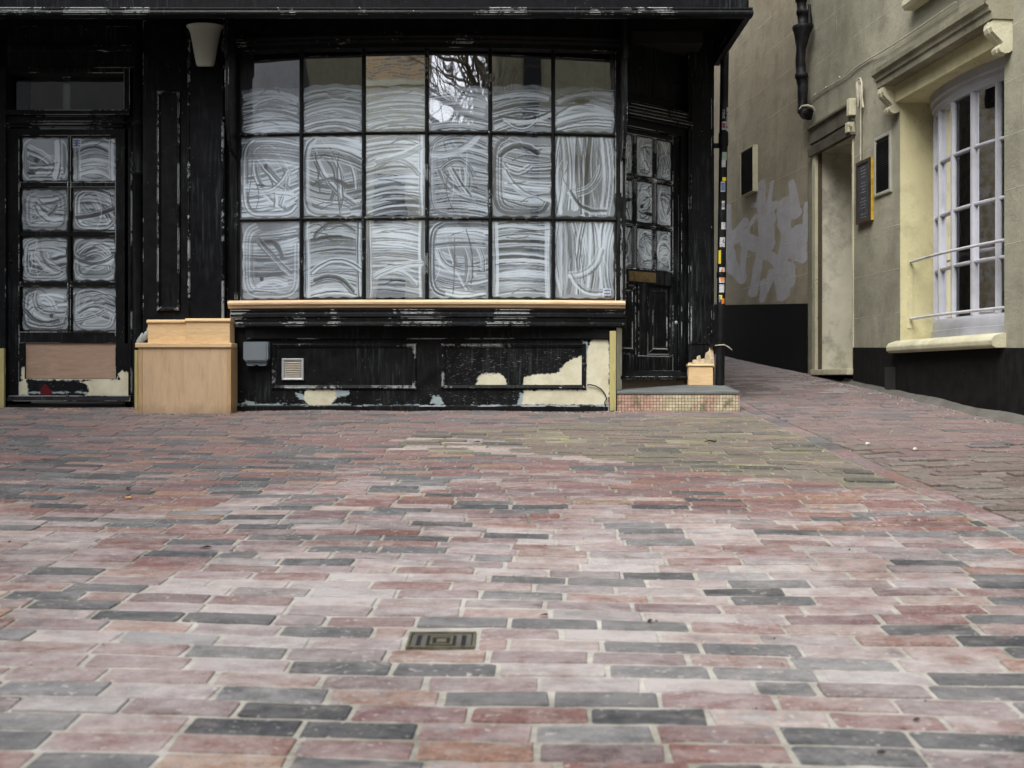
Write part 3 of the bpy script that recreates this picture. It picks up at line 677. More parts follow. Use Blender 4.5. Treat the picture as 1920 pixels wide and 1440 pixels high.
# left door
YL = 7.25
door = SB(); dl0, dl1 = X(9, YL), X(240, YL); gxs = [X(p, YL) for p in (36, 125, 132, 216)]; rows = [(255,340),(351,433),(443,527),(537,621)]
door.box(dl0, gxs[0]-.001, YL, YL+.05, Z(745, YL), Z(241, YL)); door.box(gxs[3]+.001, dl1, YL, YL+.05, Z(745, YL), Z(241, YL))
door.box(gxs[0], gxs[3], YL+.001, YL+.05, Z(254, YL), Z(241, YL)); door.box(gxs[0], gxs[3], YL+.001, YL+.05, Z(643, YL), Z(622, YL))
door.box(gxs[1]+.003, gxs[2]-.003, YL+.010, YL+.05, Z(621, YL), Z(255, YL))
for (a0, a1), (c0, c1) in zip(rows[:-1], rows[1:]): door.box(gxs[0], gxs[3], YL+.012, YL+.048, Z(c0, YL)+.003, Z(a1, YL)-.003)
do1 = door.build('door', M['black_worn'], shop)
b = SB(); b.box(X(47, YL), X(218, YL), YL+.012, YL+.03, Z(710, YL), Z(643, YL)+.001); b.build('kick_panel', M['ply_dark'], do1)
b = SB()
def PX(Y): return lambda pts: [(X(p[0], Y), Z(p[1], Y)) for p in pts]
q = PX(YL)
vs, fs, at = panel_grid(X(36, YL), dl1+.003, Z(744, YL), Z(644, YL), YL-.003, .006, {
  'sd_cream': [q([(145,715),(200,712),(226,712),(222,702),(230,695),(248,700),(248,744),(160,744),(168,735),(165,722)]), q([(36,716),(48,712),(52,722),(52,740),(36,742)]), q([(40,706),(222,706),(222,712),(40,712)]), q([(42,690),(47,690),(47,712),(42,712)])],
  'sd_blue': [q([(38,735),(230,735),(230,737),(38,737)])], 'sd_red': [q([(72,740),(78,728),(84,720),(92,726),(103,740)])]})
# keep the sheet a rail below and a stile at the side of the plywood
keep = [i for i, f in enumerate(fs) if not (X(46, YL) < (vs[f[0]][0]+vs[f[2]][0])/2 < X(219, YL) and (vs[f[0]][2]+vs[f[2]][2])/2 > Z(710, YL))]
b._add(vs, [fs[i] for i in keep]); o = build_grid('bottom_rail', b, M['black_patch'], do1, at)
b = SB(); b.prism([(YL+.02, Z(741, YL)), (YL-.02, Z(742, YL)), (YL-.035, Z(752, YL)), (YL+.02, Z(753, YL))], 'x', X(17, YL), X(247, YL)); b.build('weatherboard', M['black_worn'], do1)
b = SB(); b.box(X(10, YL), X(248, YL), YL+.0, YL+.3, -.02, Z(758, YL)); b.build('threshold', M['dark'], shop)
b = SB(); b.m = SO @ Matrix.Translation((X(21, YL), YL-.004, Z(490, YL))) @ Matrix.Rotation(R(90), 4, 'X'); b.lathe([(.0, .004), (.010, .004), (.012, 0)], 0, 0, 14); b.lathe([(0,.008),(.004,.007),(.005,.003)], 0, 0, 10); b.build('keyhole', M['iron'], do1)
st = ['diag', 'rows', 'loop', 'mixed', 'mixed', 'loop', 'loop', 'loop']; pn = []; k = 0
for (a, c) in rows:
    for (u, v) in ((0, 1), (2, 3)):
        pn.append((SO @ Matrix.Translation((gxs[u], YL+.03, Z(c, YL))), gxs[v]-gxs[u], Z(a, YL)-Z(c, YL), st[k], 100+k, None)); k += 1
b, at = wash_panes(pn); build_grid('glass', b, M['wash_glass_dim'], do1, {'wash': at})
def text_mesh(body, size, ext=.0004):
    cu = bpy.data.curves.new('lettering', 'FONT'); cu.body = body; cu.size = size; cu.extrude = ext; cu.align_x = 'CENTER'; cu.align_y = 'CENTER'
    t = bpy.data.objects.new('lettering_tmp', cu); C.objects.link(t); dg = bpy.context.evaluated_depsgraph_get()
    me = bpy.data.meshes.new_from_object(t.evaluated_get(dg)); vs = [tuple(v.co) for v in me.vertices]; fs = [tuple(p.vertices) for p in me.polygons]
    bpy.data.objects.remove(t); bpy.data.curves.remove(cu); bpy.data.meshes.remove(me); return vs, fs
b = SB(); sx0, sz0, sw, sh = X(133, YL), Z(275, YL), .062, .066
b.box(sx0, sx0+sw, YL+.0275, YL+.029, sz0, sz0+sh); stk = b.build('sticker', M['sticker_white'], do1)
b = SB()
for i in range(3): b.box(sx0+.004, sx0+sw-.004, YL+.0262, YL+.0272, sz0+.008+i*.019, sz0+.017+i*.019)
b.box(sx0+.02, sx0+.04, YL+.0255, YL+.0261, sz0+.01, sz0+.056); b.build('print', M['sticker_blue'], stk)

# bow window
zs0 = Z(563, 6.97)      # top of sill
zhead = 2.566
bars_x = [-.603-1.345+.4483*i for i in range(7)]; zb = [zs0, 1.365, 1.972, zhead]
b = SB()
N = 24; XS = [bars_x[0]-.03 + (bars_x[-1]-bars_x[0]+.06)*i/N for i in range(N+1)]
def bow_strip(b, y_off, z0, z1, depth, xs=None, prof=None):
    xs = xs or XS; pr_ = prof or [(0, z0), (0, z1), (depth, z1), (depth, z0)]
    n = len(pr_); vs = [(x, bow(x)+y_off+p[0], p[1]) for x in xs for p in pr_]
    b._add(vs, [(i*n+k, i*n+(k+1) % n, (i+1)*n+(k+1) % n, (i+1)*n+k) for i in range(len(xs)-1) for k in range(n)])
    b._add(vs, [list(range(n)), list(range((len(xs)-1)*n, len(xs)*n))])
bow_strip(b, -.02, zhead, ZS+.01, .2, prof=[(.0, zhead), (0, zhead+.032), (-.012, zhead+.036), (-.02, zhead+.052), (-.012, zhead+.058), (-.03, zhead+.072), (-.03, zhead+.09), (-.02, zhead+.10), (-.02, ZT), (.2, ZT), (.2, zhead)])
b.box(bars_x[0]-.045, bars_x[0], 7.06, 7.2, zs0-.03, ZT); 
win = b.build('window', M['black_bar'], shop)
b = SB()
b.box(bars_x[-1]+.0, X(1164, 7.08), 7.045, 7.16, zs0-.03, ZT); b.box(X(1166, 7.0), X(1174, 7.0), 7.0, 7.12, zs0, ZS)
b.build('window_post', M['black_worn'], shop)
b = SB()
for x in bars_x[1:-1]:
    y = bow(x); b.prism([(x-.012, y+.03), (x-.014, y+.006), (x-.006, y-.008), (x+.006, y-.008), (x+.014, y+.006), (x+.012, y+.03)], 'z', zs0, zhead-.001)
for z in zb[1:-1]: bow_strip(b, 0, z, z, .03, xs=bars_x, prof=[(-.002, z-.006), (-.006, z), (-.002, z+.006), (.006, z+.012), (.028, z+.011), (.028, z-.011), (.006, z-.012)])
b.box(bars_x[0], bars_x[0]+.012, 7.07, 7.12, zs0, zhead); b.box(bars_x[-1]-.012, bars_x[-1], 7.07, 7.12, zs0, zhead)
b.build('glazing_bars', M['black_bar'], win)
b = SB()
zz = zs0; bow_strip(b, -.055, 0, 0, .1, xs=[bars_x[0]-.075+(bars_x[-1]-bars_x[0]+.14)*i/N for i in range(N+1)], prof=[(.012, zz), (-.0, zz-.008), (-.008, zz-.018), (-.006, zz-.030), (.010, zz-.036), (.012, zz-.052), (.02, zz-.058), (.13, zz-.058), (.13, zz+.004), (.05, zz+.003)])
b.build('sill', M['pine_sill'], win)
styles = [['rows','rows','rows','rows','rows','rows'], ['mixed','mixed','rows','mixed','loop','vert'], ['loop','rows','rows','mixed','rows','vert']]
pn = []
for ri, row in enumerate(styles):
    z1_, z0_ = zb[3-ri], zb[2-ri]
    for ci, sty in enumerate(row):
        xa_, xb_ = bars_x[ci], bars_x[ci+1]; ya_, yb_ = bow(xa_)+.014, bow(xb_)+.014; an = math.atan2(yb_-ya_, xb_-xa_); L = math.hypot(xb_-xa_, yb_-ya_)
        mx = SO @ Matrix.Translation((xa_, ya_, z0_+.008)) @ Matrix.Rotation(an + [.0, .01, -.006, .0, .008, -.01][ci], 4, 'Z')
        pn.append((mx, L, z1_-z0_-.012, sty, 10*ri+ci+3, [.325,.335,.31,.32,.33,.325][ci] if ri == 0 else None))
b, at = wash_panes(pn); build_grid('glass', b, M['wash_glass'], win, {'wash': at})
b = SB(); yy = bow(.6)+.004; b.box(X(1131, yy), X(1146, yy), yy, yy+.001, Z(554, yy), Z(541, yy)); stk = b.build('sticker', M['sticker_white'], win)
b = SB(); b.box(X(1132.5, yy), X(1144.5, yy), yy-.0012, yy-.0004, Z(552, yy), Z(549, yy)); b.box(X(1132.5, yy), X(1144.5, yy), yy-.0012, yy-.0004, Z(546, yy), Z(543, yy)); b.build('print', M['sticker_blue'], stk)
# brackets at both ends of the bow
for (pxa, pxb, ya, yb_, zlo, mt) in ((427, 433, 6.80, 7.08, Z(238, 6.9), 'black'), (1167, 1173.5, 6.80, 7.04, Z(245, 6.9), 'black_worn')):
    b = SB(); xa_, xb_ = X(pxa, 6.9), X(pxb, 6.9)
    yy0 = ya
    b.prism([(yy0, ZT), (yy0, ZS-.18), (yy0+.03, ZS-.21), (yy0+.03, zlo+.10), (yy0+.05, zlo), (yy0+.10, zlo-.12), (yy0+.15, zlo-.17), (yb_, zlo-.18), (yb_, ZT)], 'x', xa_, xb_+.004)
    b.build('bracket', M[mt], shop, bevel=.004)
# run of mouldings below the sill
b = SB(); xs = [bars_x[0]-.06+(bars_x[-1]-bars_x[0]+.125)*i/N for i in range(N+1)]; z0 = zs0-.0585
bow_strip(b, -.045, 0, 0, .1, xs=xs, prof=[(.02, z0), (.004, z0-.010), (.012, z0-.030), (-.002, z0-.036), (-.004, z0-.062), (.012, z0-.068), (.004, z0-.072), (.008, z0-.098), (-.006, z0-.106), (-.008, z0-.124), (.006, z0-.132), (.18, z0-.132), (.18, z0)])
b.build('apron_moulding', M['black'], shop)
# stall riser with filler patches
YR = 7.03; q = PX(YR)
rx0, rx1 = X(441, YR), X(1156, YR); rz1 = z0-.10
b = SB(); vs, fs, at = panel_grid(rx0, rx1, -.06, rz1, YR, .0065, {
 'sd_cream': [q([(572,732),(628,731),(630,745),(620,760),(580,760),(570,748)]),
              q([(893,722),(898,705),(912,700),(935,701),(948,710),(950,724)]),
              q([(982,722),(984,708),(1000,704),(1045,700),(1060,682),(1075,672),(1092,668),(1092,724)]),
              q([(984,731),(1100,731),(1100,668),(1104,645),(1112,636),(1141,634),(1141,758),(978,758)]), q([(1099,660),(1142,640),(1142,758),(1099,758)])],
 'sd_blue': [q([(628,731),(655,732),(655,742),(628,745)]), q([(808,757),(812,742),(828,745),(832,757)]), q([(555,737),(570,740),(575,752),(560,748)]), q([(972,758),(974,738),(984,738),(984,758)]),
             q([(441,757),(660,757),(660,761),(441,762)]), q([(460,750),(478,756),(480,770),(462,770)]), q([(660,760),(1140,759),(1140,761),(660,762)]), q([(441,768),(800,768),(800,773),(441,773)]), q([(1092,640),(1102,640),(1102,668),(1096,668)])],
 'sd_red': [q([(800,764),(806,764),(806,769),(800,769)]), q([(441,762),(447,762),(447,772),(441,772)]), q([(1140,632),(1148,632),(1148,645),(1140,645)]), q([(1141,746),(1146,746),(1146,770),(1141,770)])],
 'sd_scr': [q([(834,652),(1090,652),(1060,690),(990,700),(834,720)]), q([(800,735),(975,735),(975,758),(800,758)])]})
b._add(vs, fs); ris = build_grid('stall_riser', b, M['black_patch'], shop, at)
b = SB(); b.box(rx0, rx1, YR+.004, YR+.2, -.12, rz1+.1); b.build('riser_backing', M['soffit'], ris)
b = SB(); b.prism([(YR-.001, Z(760, YR)), (YR-.012, Z(761.5, YR)), (YR-.014, -.08), (YR-.001, -.08)], 'x', rx0, X(1141, YR)); b.build('skirting', M['black_worn'], ris)
b = SB(); b.prism([(YR-.001, rz1), (YR-.02, rz1), (YR-.02, Z(635, YR)), (YR-.001, Z(637, YR))], 'x', rx0+.08, X(1141, YR)); b.build('top_rail', M['black'], ris)
for (pa_, pb_) in ((510, 781), (827, 1099)):
    b = SB(); b.sweep_frame(X(pa_, YR), X(pb_, YR), Z(730, YR), Z(644, YR), YR-.0005, [(0, 0), (.003, .011), (.010, .016), (.016, .011), (.019, .011), (.026, .008), (.032, .0)])
    b.build('panel_moulding', M['black'], ris)
# return face beside the entrance
b = SB(); b.prism([(rx1, YR+.001), (X(1166, 7.16), 7.16), (X(1166, 7.16), 7.3), (rx1-.08, 7.3), (rx1-.08, YR+.003)], 'z', .12, rz1+.11); b.build('return_panel', M['filler'] if False else plain('cream_filler', (.62,.60,.47), .8, .12, 8), shop)

# ---- recessed entrance, turned away from the street
EA = math.atan2(.564, .826); ent = Matrix.Translation((.80, 7.21, 0)) @ Matrix.Rotation(EA, 4, 'Z')
def EB(): b = MB(); b.m = SO @ ent; return b
b = EB()
b.box(-.14, .80, .06, .16, 2.16, ZT); b.box(-.14, -.065, .0, .16, .12, 2.16); b.box(.61, .70, .0, .16, .16, 2.16); b.box(-.065, .61, .0, .12, 2.095, 2.16)
b.box(.70, .725, -.02, .10, .16, 2.15)
b.build('door_frame', M['black'], shop)
b = EB()
b.prism([(.058, 2.285), (-.03, 2.275), (-.045, 2.25), (-.02, 2.235), (-.02, 2.21), (-.05, 2.195), (-.06, 2.17), (-.03, 2.155), (.058, 2.15)], 'x', -.14, .79)
b.build('door_hood', M['black_worn'], shop)
b = EB(); b.box(-.1, .30, .052, .058, 2.36, 2.50); b.box(.36, .66, .052, .058, 2.36, 2.50); b.build('overdoor_panel', M['black'], shop)
# leaf
cols = [(-.045, .153), (.189, .355), (.391, .546)]; rws = [(1.750, 2.046), (1.401, 1.709), (1.053, 1.357)]; y0, y1 = .03, .075
b = EB()
b.box(-.062, -.046, y0, y1, .26, 2.094); b.box(.547, .608, y0, y1, .26, 2.094); b.box(-.046, .547, y0+.001, y1, 2.05, 2.094)
b.box(-.046, .547, y0+.001, y1, .94, 1.05); b.box(-.046, .547, y0+.001, y1, .26, .40)
for u in ((.152, .190), (.354, .392)): b.prism([(u[0], y0+.02), (u[0]+.006, y0+.010), (u[0]+.014, y0+.004), (u[1]-.014, y0+.004), (u[1]-.006, y0+.010), (u[1], y0+.02)], 'z', 1.05, 2.05)
for z_ in ((1.711, 1.748), (1.359, 1.399)): b.prism([(y0+.03, z_[0]), (y0+.008, z_[0]+.008), (y0+.002, (z_[0]+z_[1])/2), (y0+.008, z_[1]-.008), (y0+.03, z_[1])], 'x', -.046, .547)
b.box(.20, .29, y0+.002, y1, .40, .94)
door2 = b.build('door', M['black_worn'], shop)
for (u0, u1) in ((-.046, .198), (.292, .547)):
    b = EB(); b.sweep_frame(u0, u1, .40, .94, y0+.02, [(0, .018), (.012, .0), (.02, .0), (.055, .016), (.058, .012), (.072, .012)])
    b._add([(u0+.0715, y0+.0082, .4715), (u1-.0715, y0+.0082, .4715), (u1-.0715, y0+.0082, .8685), (u0+.0715, y0+.0082, .8685)], [(0,1,2,3)]); b.build('panel', M['black_worn'], door2)
b = EB(); b.box(.10, .37, y0-.004, y0+.001, .955, 1.03); lb = b.build('letterbox', M['brass'], door2, bevel=.0015)
b = EB(); b.box(.15, .325, y0-.008, y0-.004, .972, 1.012); b.build('flap', M['brass'], lb, bevel=.001)
b = EB(); vs, fs = text_mesh('7', .085); b.m = SO @ ent @ Matrix.Translation((.34, y0-.003, .82)) @ Matrix.Rotation(R(90), 4, 'X'); b._add(vs, fs); b.build('house_number', M['iron'], door2)
b = EB(); b.m = SO @ ent @ Matrix.Translation((.578, y0-.001, .66)) @ Matrix.Rotation(R(90), 4, 'X'); b.lathe([(0, .012), (.012, .010), (.014, 0)], 0, 0, 14); b.build('lock', M['vent_plastic'], door2)
pn = []; k = 0
for (z0_, z1_) in rws:
    for (u0, u1) in cols:
        pn.append((SO @ ent @ Matrix.Translation((u0, y0+.016, z0_-.004)), u1-u0, z1_-z0_+.008, ['loop','mixed','vert','rows','loop','mixed','vert','mixed','rows'][k], 200+k, None)); k += 1
b, at = wash_panes(pn, .004); build_grid('glass', b, M['wash_glass_dim'], door2, {'wash': at})
b = EB(); b.prism([(.12, .30), (.02, .29), (-.06, .245), (-.06, .225), (.12, .225)], 'x', -.14, .66); b.build('threshold', M['black_worn'], shop)
b = EB(); b.box(-.14, .70, -.03, .12, .10, .222); b.build('sub_sill', M['step_wood'], shop)
# corner pilaster
b = SB(); cx0, cx1 = X(1291, 7.55), X(1339, 7.55)
b.box(cx0, cx1, 7.55, 7.95, -.1, ZT); b.box(cx0+.02, cx1-.02, 7.54, 7.55, .5, 2.5); b.build('pilaster', M['black'], shop)

# tiled step
def mat_mosaic():
    m = NT('mosaic_tiles'); P = m.coord('Object')
    mp = m.t.nodes.new('ShaderNodeMapping'); m.set(mp.inputs[0], m.n('TexCoord').outputs['Object']); mp.inputs['Rotation'].default_value = (R(-90), 0, 0)
    bt = m.t.nodes.new('ShaderNodeTexBrick'); m.set(bt.inputs['Vector'], mp.outputs[0]); bt.offset = 0
    for k, v in (('Color1', (.20,.20,.20,1)), ('Color2', (1,1,1,1)), ('Mortar', (0,0,0,1)), ('Scale', 1.0), ('Mortar Size', .0016), ('Mortar Smooth', .1), ('Brick Width', .0225), ('Row Height', .0225), ('Bias', 0.0)): bt.inputs[k].default_value = v
    v = bt.outputs['Color']; f = bt.outputs['Fac']
    cream = m.mix(v, (.38,.33,.20), (.62,.56,.40)); pink = m.mix(v, (.36,.20,.155), (.52,.33,.26))
    sx = m.t.nodes.new('ShaderNodeSeparateXYZ'); m.set(sx.inputs[0], P)
    zone = m.ramp(m.math('ADD', sx.outputs[0], m.math('MULTIPLY', m.noise(P, 4, 3), .5)), .15, -.02)
    zone2 = m.ramp(m.noise(m.coord('Object', (1.3, 1, .6)), 5.5, 3, .6), .54, .60)
    c = m.mix(m.math('MAXIMUM', zone, m.math('MULTIPLY', zone2, .8)), cream, pink)
    c = m.mix(m.math('MULTIPLY', m.ramp(m.noise(P, 9, 5, .75), .52, .62), .8), c, (.13,.115,.07))
    c = m.mix(m.math('MULTIPLY', m.ramp(m.noise(P, 40, 3, .7), .5, .7), .4), c, (.62,.58,.48))
    c = m.mix(f, c, (.10,.07,.05))
    return m.fin(c, m.ramp(f, 0, 1, .35, .9), m.bump(m.math('SUBTRACT', 1.0, f), .5, .003), .5)
M['mosaic'] = mat_mosaic()
step = empty('tiled_step', ((X(1157,6.98)+X(1388,6.98))/2, 7.0, 0)); tag(step, 'low doorstep faced with small cream and pink mosaic tiles', 'doorstep')
sx0, sx1 = X(1158, 6.98)-step.location.x, X(1387, 6.98)-step.location.x
b = MB(); zf, zbk = .118, .162
def sloped(b, x0, x1, ya, yb, z0, za, zb_): b._add([(x0,ya,z0),(x1,ya,z0),(x1,yb,z0),(x0,yb,z0),(x0,ya,za),(x1,ya,za),(x1,yb,zb_),(x0,yb,zb_)], [(0,3,2,1),(4,5,6,7),(0,1,5,4),(1,2,6,5),(2,3,7,6),(3,0,4,7)])
sloped(b, sx0, sx1, -.012, .62, -.08, zf, zbk+.006); b.build('tiled_face', M['mosaic'], step)
b = MB(); sloped(b, sx0-.004, sx1+.004, -.018, .622, zf+.001, zf+.020, zbk+.028); sb_ = b.build('step_top', M['slate'], step, bevel=.004)

# ------------------------------------------------------------------ things on the shop
def thing(name, b, mat, label, cat, loc, rot=0, bevel=0, group=None):
    o = b.build(name, mat, None, bevel, loc, rot); return tag(o, label, cat, group)
# timber casings
cz = empty('wooden_box', (X(345, 6.9), 6.93, -.02)); tag(cz, 'large pale plywood box standing on the paving beside the left door', 'box')
def rel(o): return Matrix.Translation(-o.location)
b = MB(); b.m = rel(cz); ya, yb_ = 6.866, 7.0; bx0, bx1 = X(259, ya), X(433, ya); bz0, bz1 = gz(bx0, ya)-.003, Z(652, ya)
b.box(bx0+.03, bx1-.03, ya+.002, yb_-.02, bz0+.001, bz1); b.build('front_panel', M['ply'], cz)
b = MB(); b.m = rel(cz); b.box(bx0, bx0+.029, ya, yb_+.12, bz0, bz1); b.build('side_panel', M['pine_z'], cz, bevel=.0015)
b = MB(); b.m = rel(cz); b.box(bx1-.029, bx1, ya, yb_+.08, bz0, bz1); b.build('side_panel', M['pine_z'], cz, bevel=.0015)
b = MB(); b.m = rel(cz); b.box(bx0-.018, bx1+.008, ya-.012, 7.0, bz1+.001, bz1+.034); b.build('lid', M['pine'], cz, bevel=.005)
def small_box(px0, px1, pt, pbt, Y, Yb, label, cap=.026, knot=False):
    x0_, x1_, z0_, z1_ = X(px0, Y), X(px1, Y), Z(pbt, Y), Z(pt, Y)
    e = empty('wooden_box', ((x0_+x1_)/2, (Y+Yb)/2, z0_)); tag(e, label, 'box', 'bare wood boxes round the pilaster feet')
    b = MB(); b.m = rel(e); b.box(x0_, x1_, Y, Yb, z0_, z1_-cap-.001); b.build('body', M['pine'], e, bevel=.002)
    b = MB(); b.m = rel(e); pr_ = [(Y-.004, z1_-cap), (Y-.012, z1_-cap+.006), (Y-.010, z1_-.010), (Y-.001, z1_-.004), (Y+.004, z1_), (Yb, z1_), (Yb, z1_-cap)]
    b.prism(pr_, 'x', x0_-.006, x1_+.006); b.build('moulded_cap', M['pine'], e, bevel=.0015); return e
bzt = bz1+.0355
e1 = small_box(277, 349, 597, 641, 6.945, 7.139, 'upper left bare pine box, set back on the big plywood box')
e2 = small_box(349, 431, 595, 641, 6.90, 7.019, 'upper right bare pine box, at the front of the big plywood box')
for e in (e1, e2):
    e.location.z = bzt
e3 = small_box(1291, 1337, 682, 722, 7.47, 7.535, 'small bare pine box on the tiled step by the corner', .018); e3.location.z = .118+.020+(7.47-6.982)*.0794+.002
b = MB()
for i, (px_, h_) in enumerate(((1294,8),(1302,14),(1310,22),(1318,16),(1326,30),(1333,44))):
    zc = Z(690-h_/2, 7.53)
    vs = [(X(px_-6, 7.53), 7.515, Z(688, 7.53)), (X(px_+6, 7.53), 7.512, Z(688, 7.53)), (X(px_+3, 7.53), 7.530, Z(688-h_, 7.53)), (X(px_-3, 7.53), 7.532, Z(686-h_*.8, 7.53))]
    vs += [(v[0], 7.54, v[2]) for v in vs]; b._add(vs, [(0,1,2,3),(4,7,6,5),(0,4,5,1),(1,5,6,2),(2,6,7,3),(3,7,4,0)])
b.v = [(v[0]+.6, v[1]-7.3, v[2]) for v in b.v]
b.build('torn_filler', plain('torn_filler_paint', (.50,.40,.27), .85, .4, 30), shop)
# battens
b = MB(); b.box(-.022, .022, -.012, .012, 0, Z(622, 7.0)+.005); thing('timber_batten', b, M['batten'], 'upright yellowish timber batten at the patched corner of the stall riser', 'batten', (X(1149, 7.0), 7.003, -.0), bevel=.002)
b = MB(); b.box(-.018, .016, -.012, .012, 0, .44); thing('timber_batten', b, M['batten'], 'yellowish timber batten at the left edge, left of the panelled door', 'batten', (X(4, 7.2), 7.205, gz(-3.7, 7.2)-.005), bevel=.002)
b = MB(); b.box(-.012, .012, -.012, .012, 0, .43); thing('timber_batten', b, M['batten'], 'yellowish timber batten between the left door and the plywood box', 'batten', (X(253.5, 7.1), 7.13, gz(-2.7, 7.1)), bevel=.002)
b = MB(); 
for (x, z, s) in ((0,0,.05),(.035,.03,.045),(.06,.075,.04),(-.02,-.01,.03),(.07,.1,.03)): b.tube([(x, 0, z-s), (x+.01, -.006, z), (x+.02, .0, z+s)], [.01, s*.6, .012], 8)
o = b.build('filler_lump', M['filler'], shop); o.location = (X(258, 7.1)+.6, 7.155-7.3, Z(637, 7.1))
# wall lamp
lp = empty('wall_lamp', (X(380, 6.93), 7.0, Z(120, 6.93))); tag(lp, 'pale half cone wall lamp high on the black pilaster', 'lamp')
b = MB(); H = Z(44, 6.93)-Z(120, 6.93); pf = [(.012, 0), (.054, .003), (.064, .014), (.074, .06), (.095, .18), (.106, .235), (.118, H-.022), (.132, H-.005), (.135, H)]
n = 22; rg = []
for r_, z_ in pf: rg.append([(r_*math.cos(a), -.62*r_*math.sin(a)-.008, z_) for a in [math.pi*k/n for k in range(n+1)]])
for r_, z_ in reversed(pf): rg.append([((r_-.004)*math.cos(a), -.62*(r_-.004)*math.sin(a)-.008, z_+(.004 if z_ < .01 else 0)) for a in [math.pi*k/n for k in range(n+1)]])
vs = [p for r_ in rg for p in r_]; m_ = n+1
b._add(vs, [(i*m_+k, i*m_+k+1, (i+1)*m_+k+1, (i+1)*m_+k) for i in range(len(rg)-1) for k in range(n)], True); b.build('lamp_shade', M['lamp'], lp)
b = MB(); b.box(-.05, .05, -.012, .018, .03, .26); b.build('back_plate', M['iron'], lp)
# outdoor socket
sk = empty('outdoor_socket', (X(481, 6.99), 7.028, Z(686, 6.99))); tag(sk, 'grey plastic weatherproof socket box on the black stall riser', 'socket')
b = MB(); wds = .088; zt_ = Z(641, 6.99)-Z(686, 6.99)
b.prism([(-.07, .008), (-.062, 0), (-.016, 0), (-.014, .008), (.014, .008), (.016, 0), (.062, 0), (.07, .008), (.07, .05), (-.07, .05)], 'y', -.045, 0)
b.build('base', M['plastic'], sk, bevel=.003)
b = MB(); b.prism([(-wds+.006, zt_), (-wds, zt_-.006), (-wds, .052), (-wds+.016, .032), (wds-.016, .032), (wds, .052), (wds, zt_-.006), (wds-.006, zt_)], 'y', -.062, -.001)
cv = b.build('cover', M['plastic'], sk, bevel=.005)
b = MB(); b.prism([(-wds+.012, zt_-.010), (-wds+.012, .055), (-wds+.024, .040), (wds-.024, .040), (wds-.012, .055), (wds-.012, zt_-.010)], 'y', -.067, -.0625); b.build('raised_panel', M['plastic'], cv, bevel=.002)
# air vent on the riser
av = empty('air_vent', (X(548.5, 7.01), 7.028, Z(713, 7.01))); tag(av, 'square light grey plastic louvre vent in the left riser panel', 'vent')
hw_ = .078; hh = Z(672, 7.01)-Z(713, 7.01)
b = MB(); b.sweep_frame(-hw_, hw_, 0, hh, 0, [(0, 0), (.0, .012), (.006, .018), (.016, .012), (.020, .004)]); b.build('frame', M['vent_plastic'], av)
b = MB(); b.box(-.058, .058, -.003, -.001, .02, hh-.02); b.build('backing', M['dark'], av)
b = MB()
for i in range(9):
    z_ = .022+i*(hh-.046)/8.6; b._add([(-.057, -.012, z_), (.057, -.012, z_), (.057, -.004, z_+.009), (-.057, -.004, z_+.009), (-.057, -.012, z_-.0015), (.057, -.012, z_-.0015)], [(0,1,2,3), (4,5,1,0)])
tag(b.build('louvres', M['vent_slat'], av))
# loose cable at the patched corner
b = MB(); p3 = [(1101,722),(1107,721),(1118,724),(1128,730),(1135,739),(1138,748),(1134,755),(1137,764)]
b.tube([(X(u, 6.995)-X(1120, 6.995), random.uniform(-.004,.002), Z(v, 6.995)-Z(765, 6.995)) for u, v in p3], .0045, 8); thing('loose_cable', b, M['cable_black'], 'black cable curling out of the cream patch near the batten', 'cable', (X(1120, 6.995), 7.018, Z(765, 6.995)))

# corner drainpipe with stickers
YP = 7.50; rp = .032
dp = empty('drainpipe', (X(1349.5, YP), YP, .16)); tag(dp, 'black drainpipe covered in stickers at the shop corner', 'drainpipe')
b = MB(); ztop = ZS-.02
lean = (X(1358, YP)-X(1349.5, YP))
def pxy(z): t = (z-.16)/(2.5-.16); return (lean*t, 0)
def pipe_pts(z0, z1): return [(pxy(z)[0], 0, z-.16) for z in np.linspace(z0, z1, 6)]
b.tube(pipe_pts(.62, 3.4), rp, 20); b.build('pipe', M['iron'], dp)
b = MB(); b.tube(pipe_pts(.155, .44), .034, 18); b.build('shoe', M['iron'], dp)
for zc, h_ in ((Z(262, YP), .10), (Z(645, YP), .03), (1.02, .04)):
    b = MB(); x_ = pxy(zc)[0]; b.tube([(x_, 0, zc-.16-h_/2), (x_, 0, zc-.16+h_/2)], rp+.005, 20); b.build('collar', M['iron'], dp)
b = MB(); b.tube([(pxy(.5)[0], 0, .24), (pxy(.65)[0], 0, .50)], rp+.001, 18); b.build('lower_pipe', M['iron'], dp)
b = MB(); zc = Z(272, YP)-.16; b.box(-.07+pxy(2)[0], .03+pxy(2)[0], -.012+.02, .02+.02, zc-.016, zc+.016); b.build('bracket', M['iron'], dp)
b = MB(); zc = Z(647, YP)-.16; b.box(-.075, .02, .0, .03, zc-.014, zc+.014); b.build('bracket', M['iron'], dp)
b = MB(); zc = Z(648, YP)-.16; b.tube([(-.036, -.01, zc), (-.02, -.036, zc+.002), (.02, -.036, zc+.004), (.04, -.02, zc), (.062, -.03, zc-.014), (.088, -.03, zc-.035)], [.004,.005,.005,.005,.006,.003], 8); b.build('strap', M['cable'], dp)
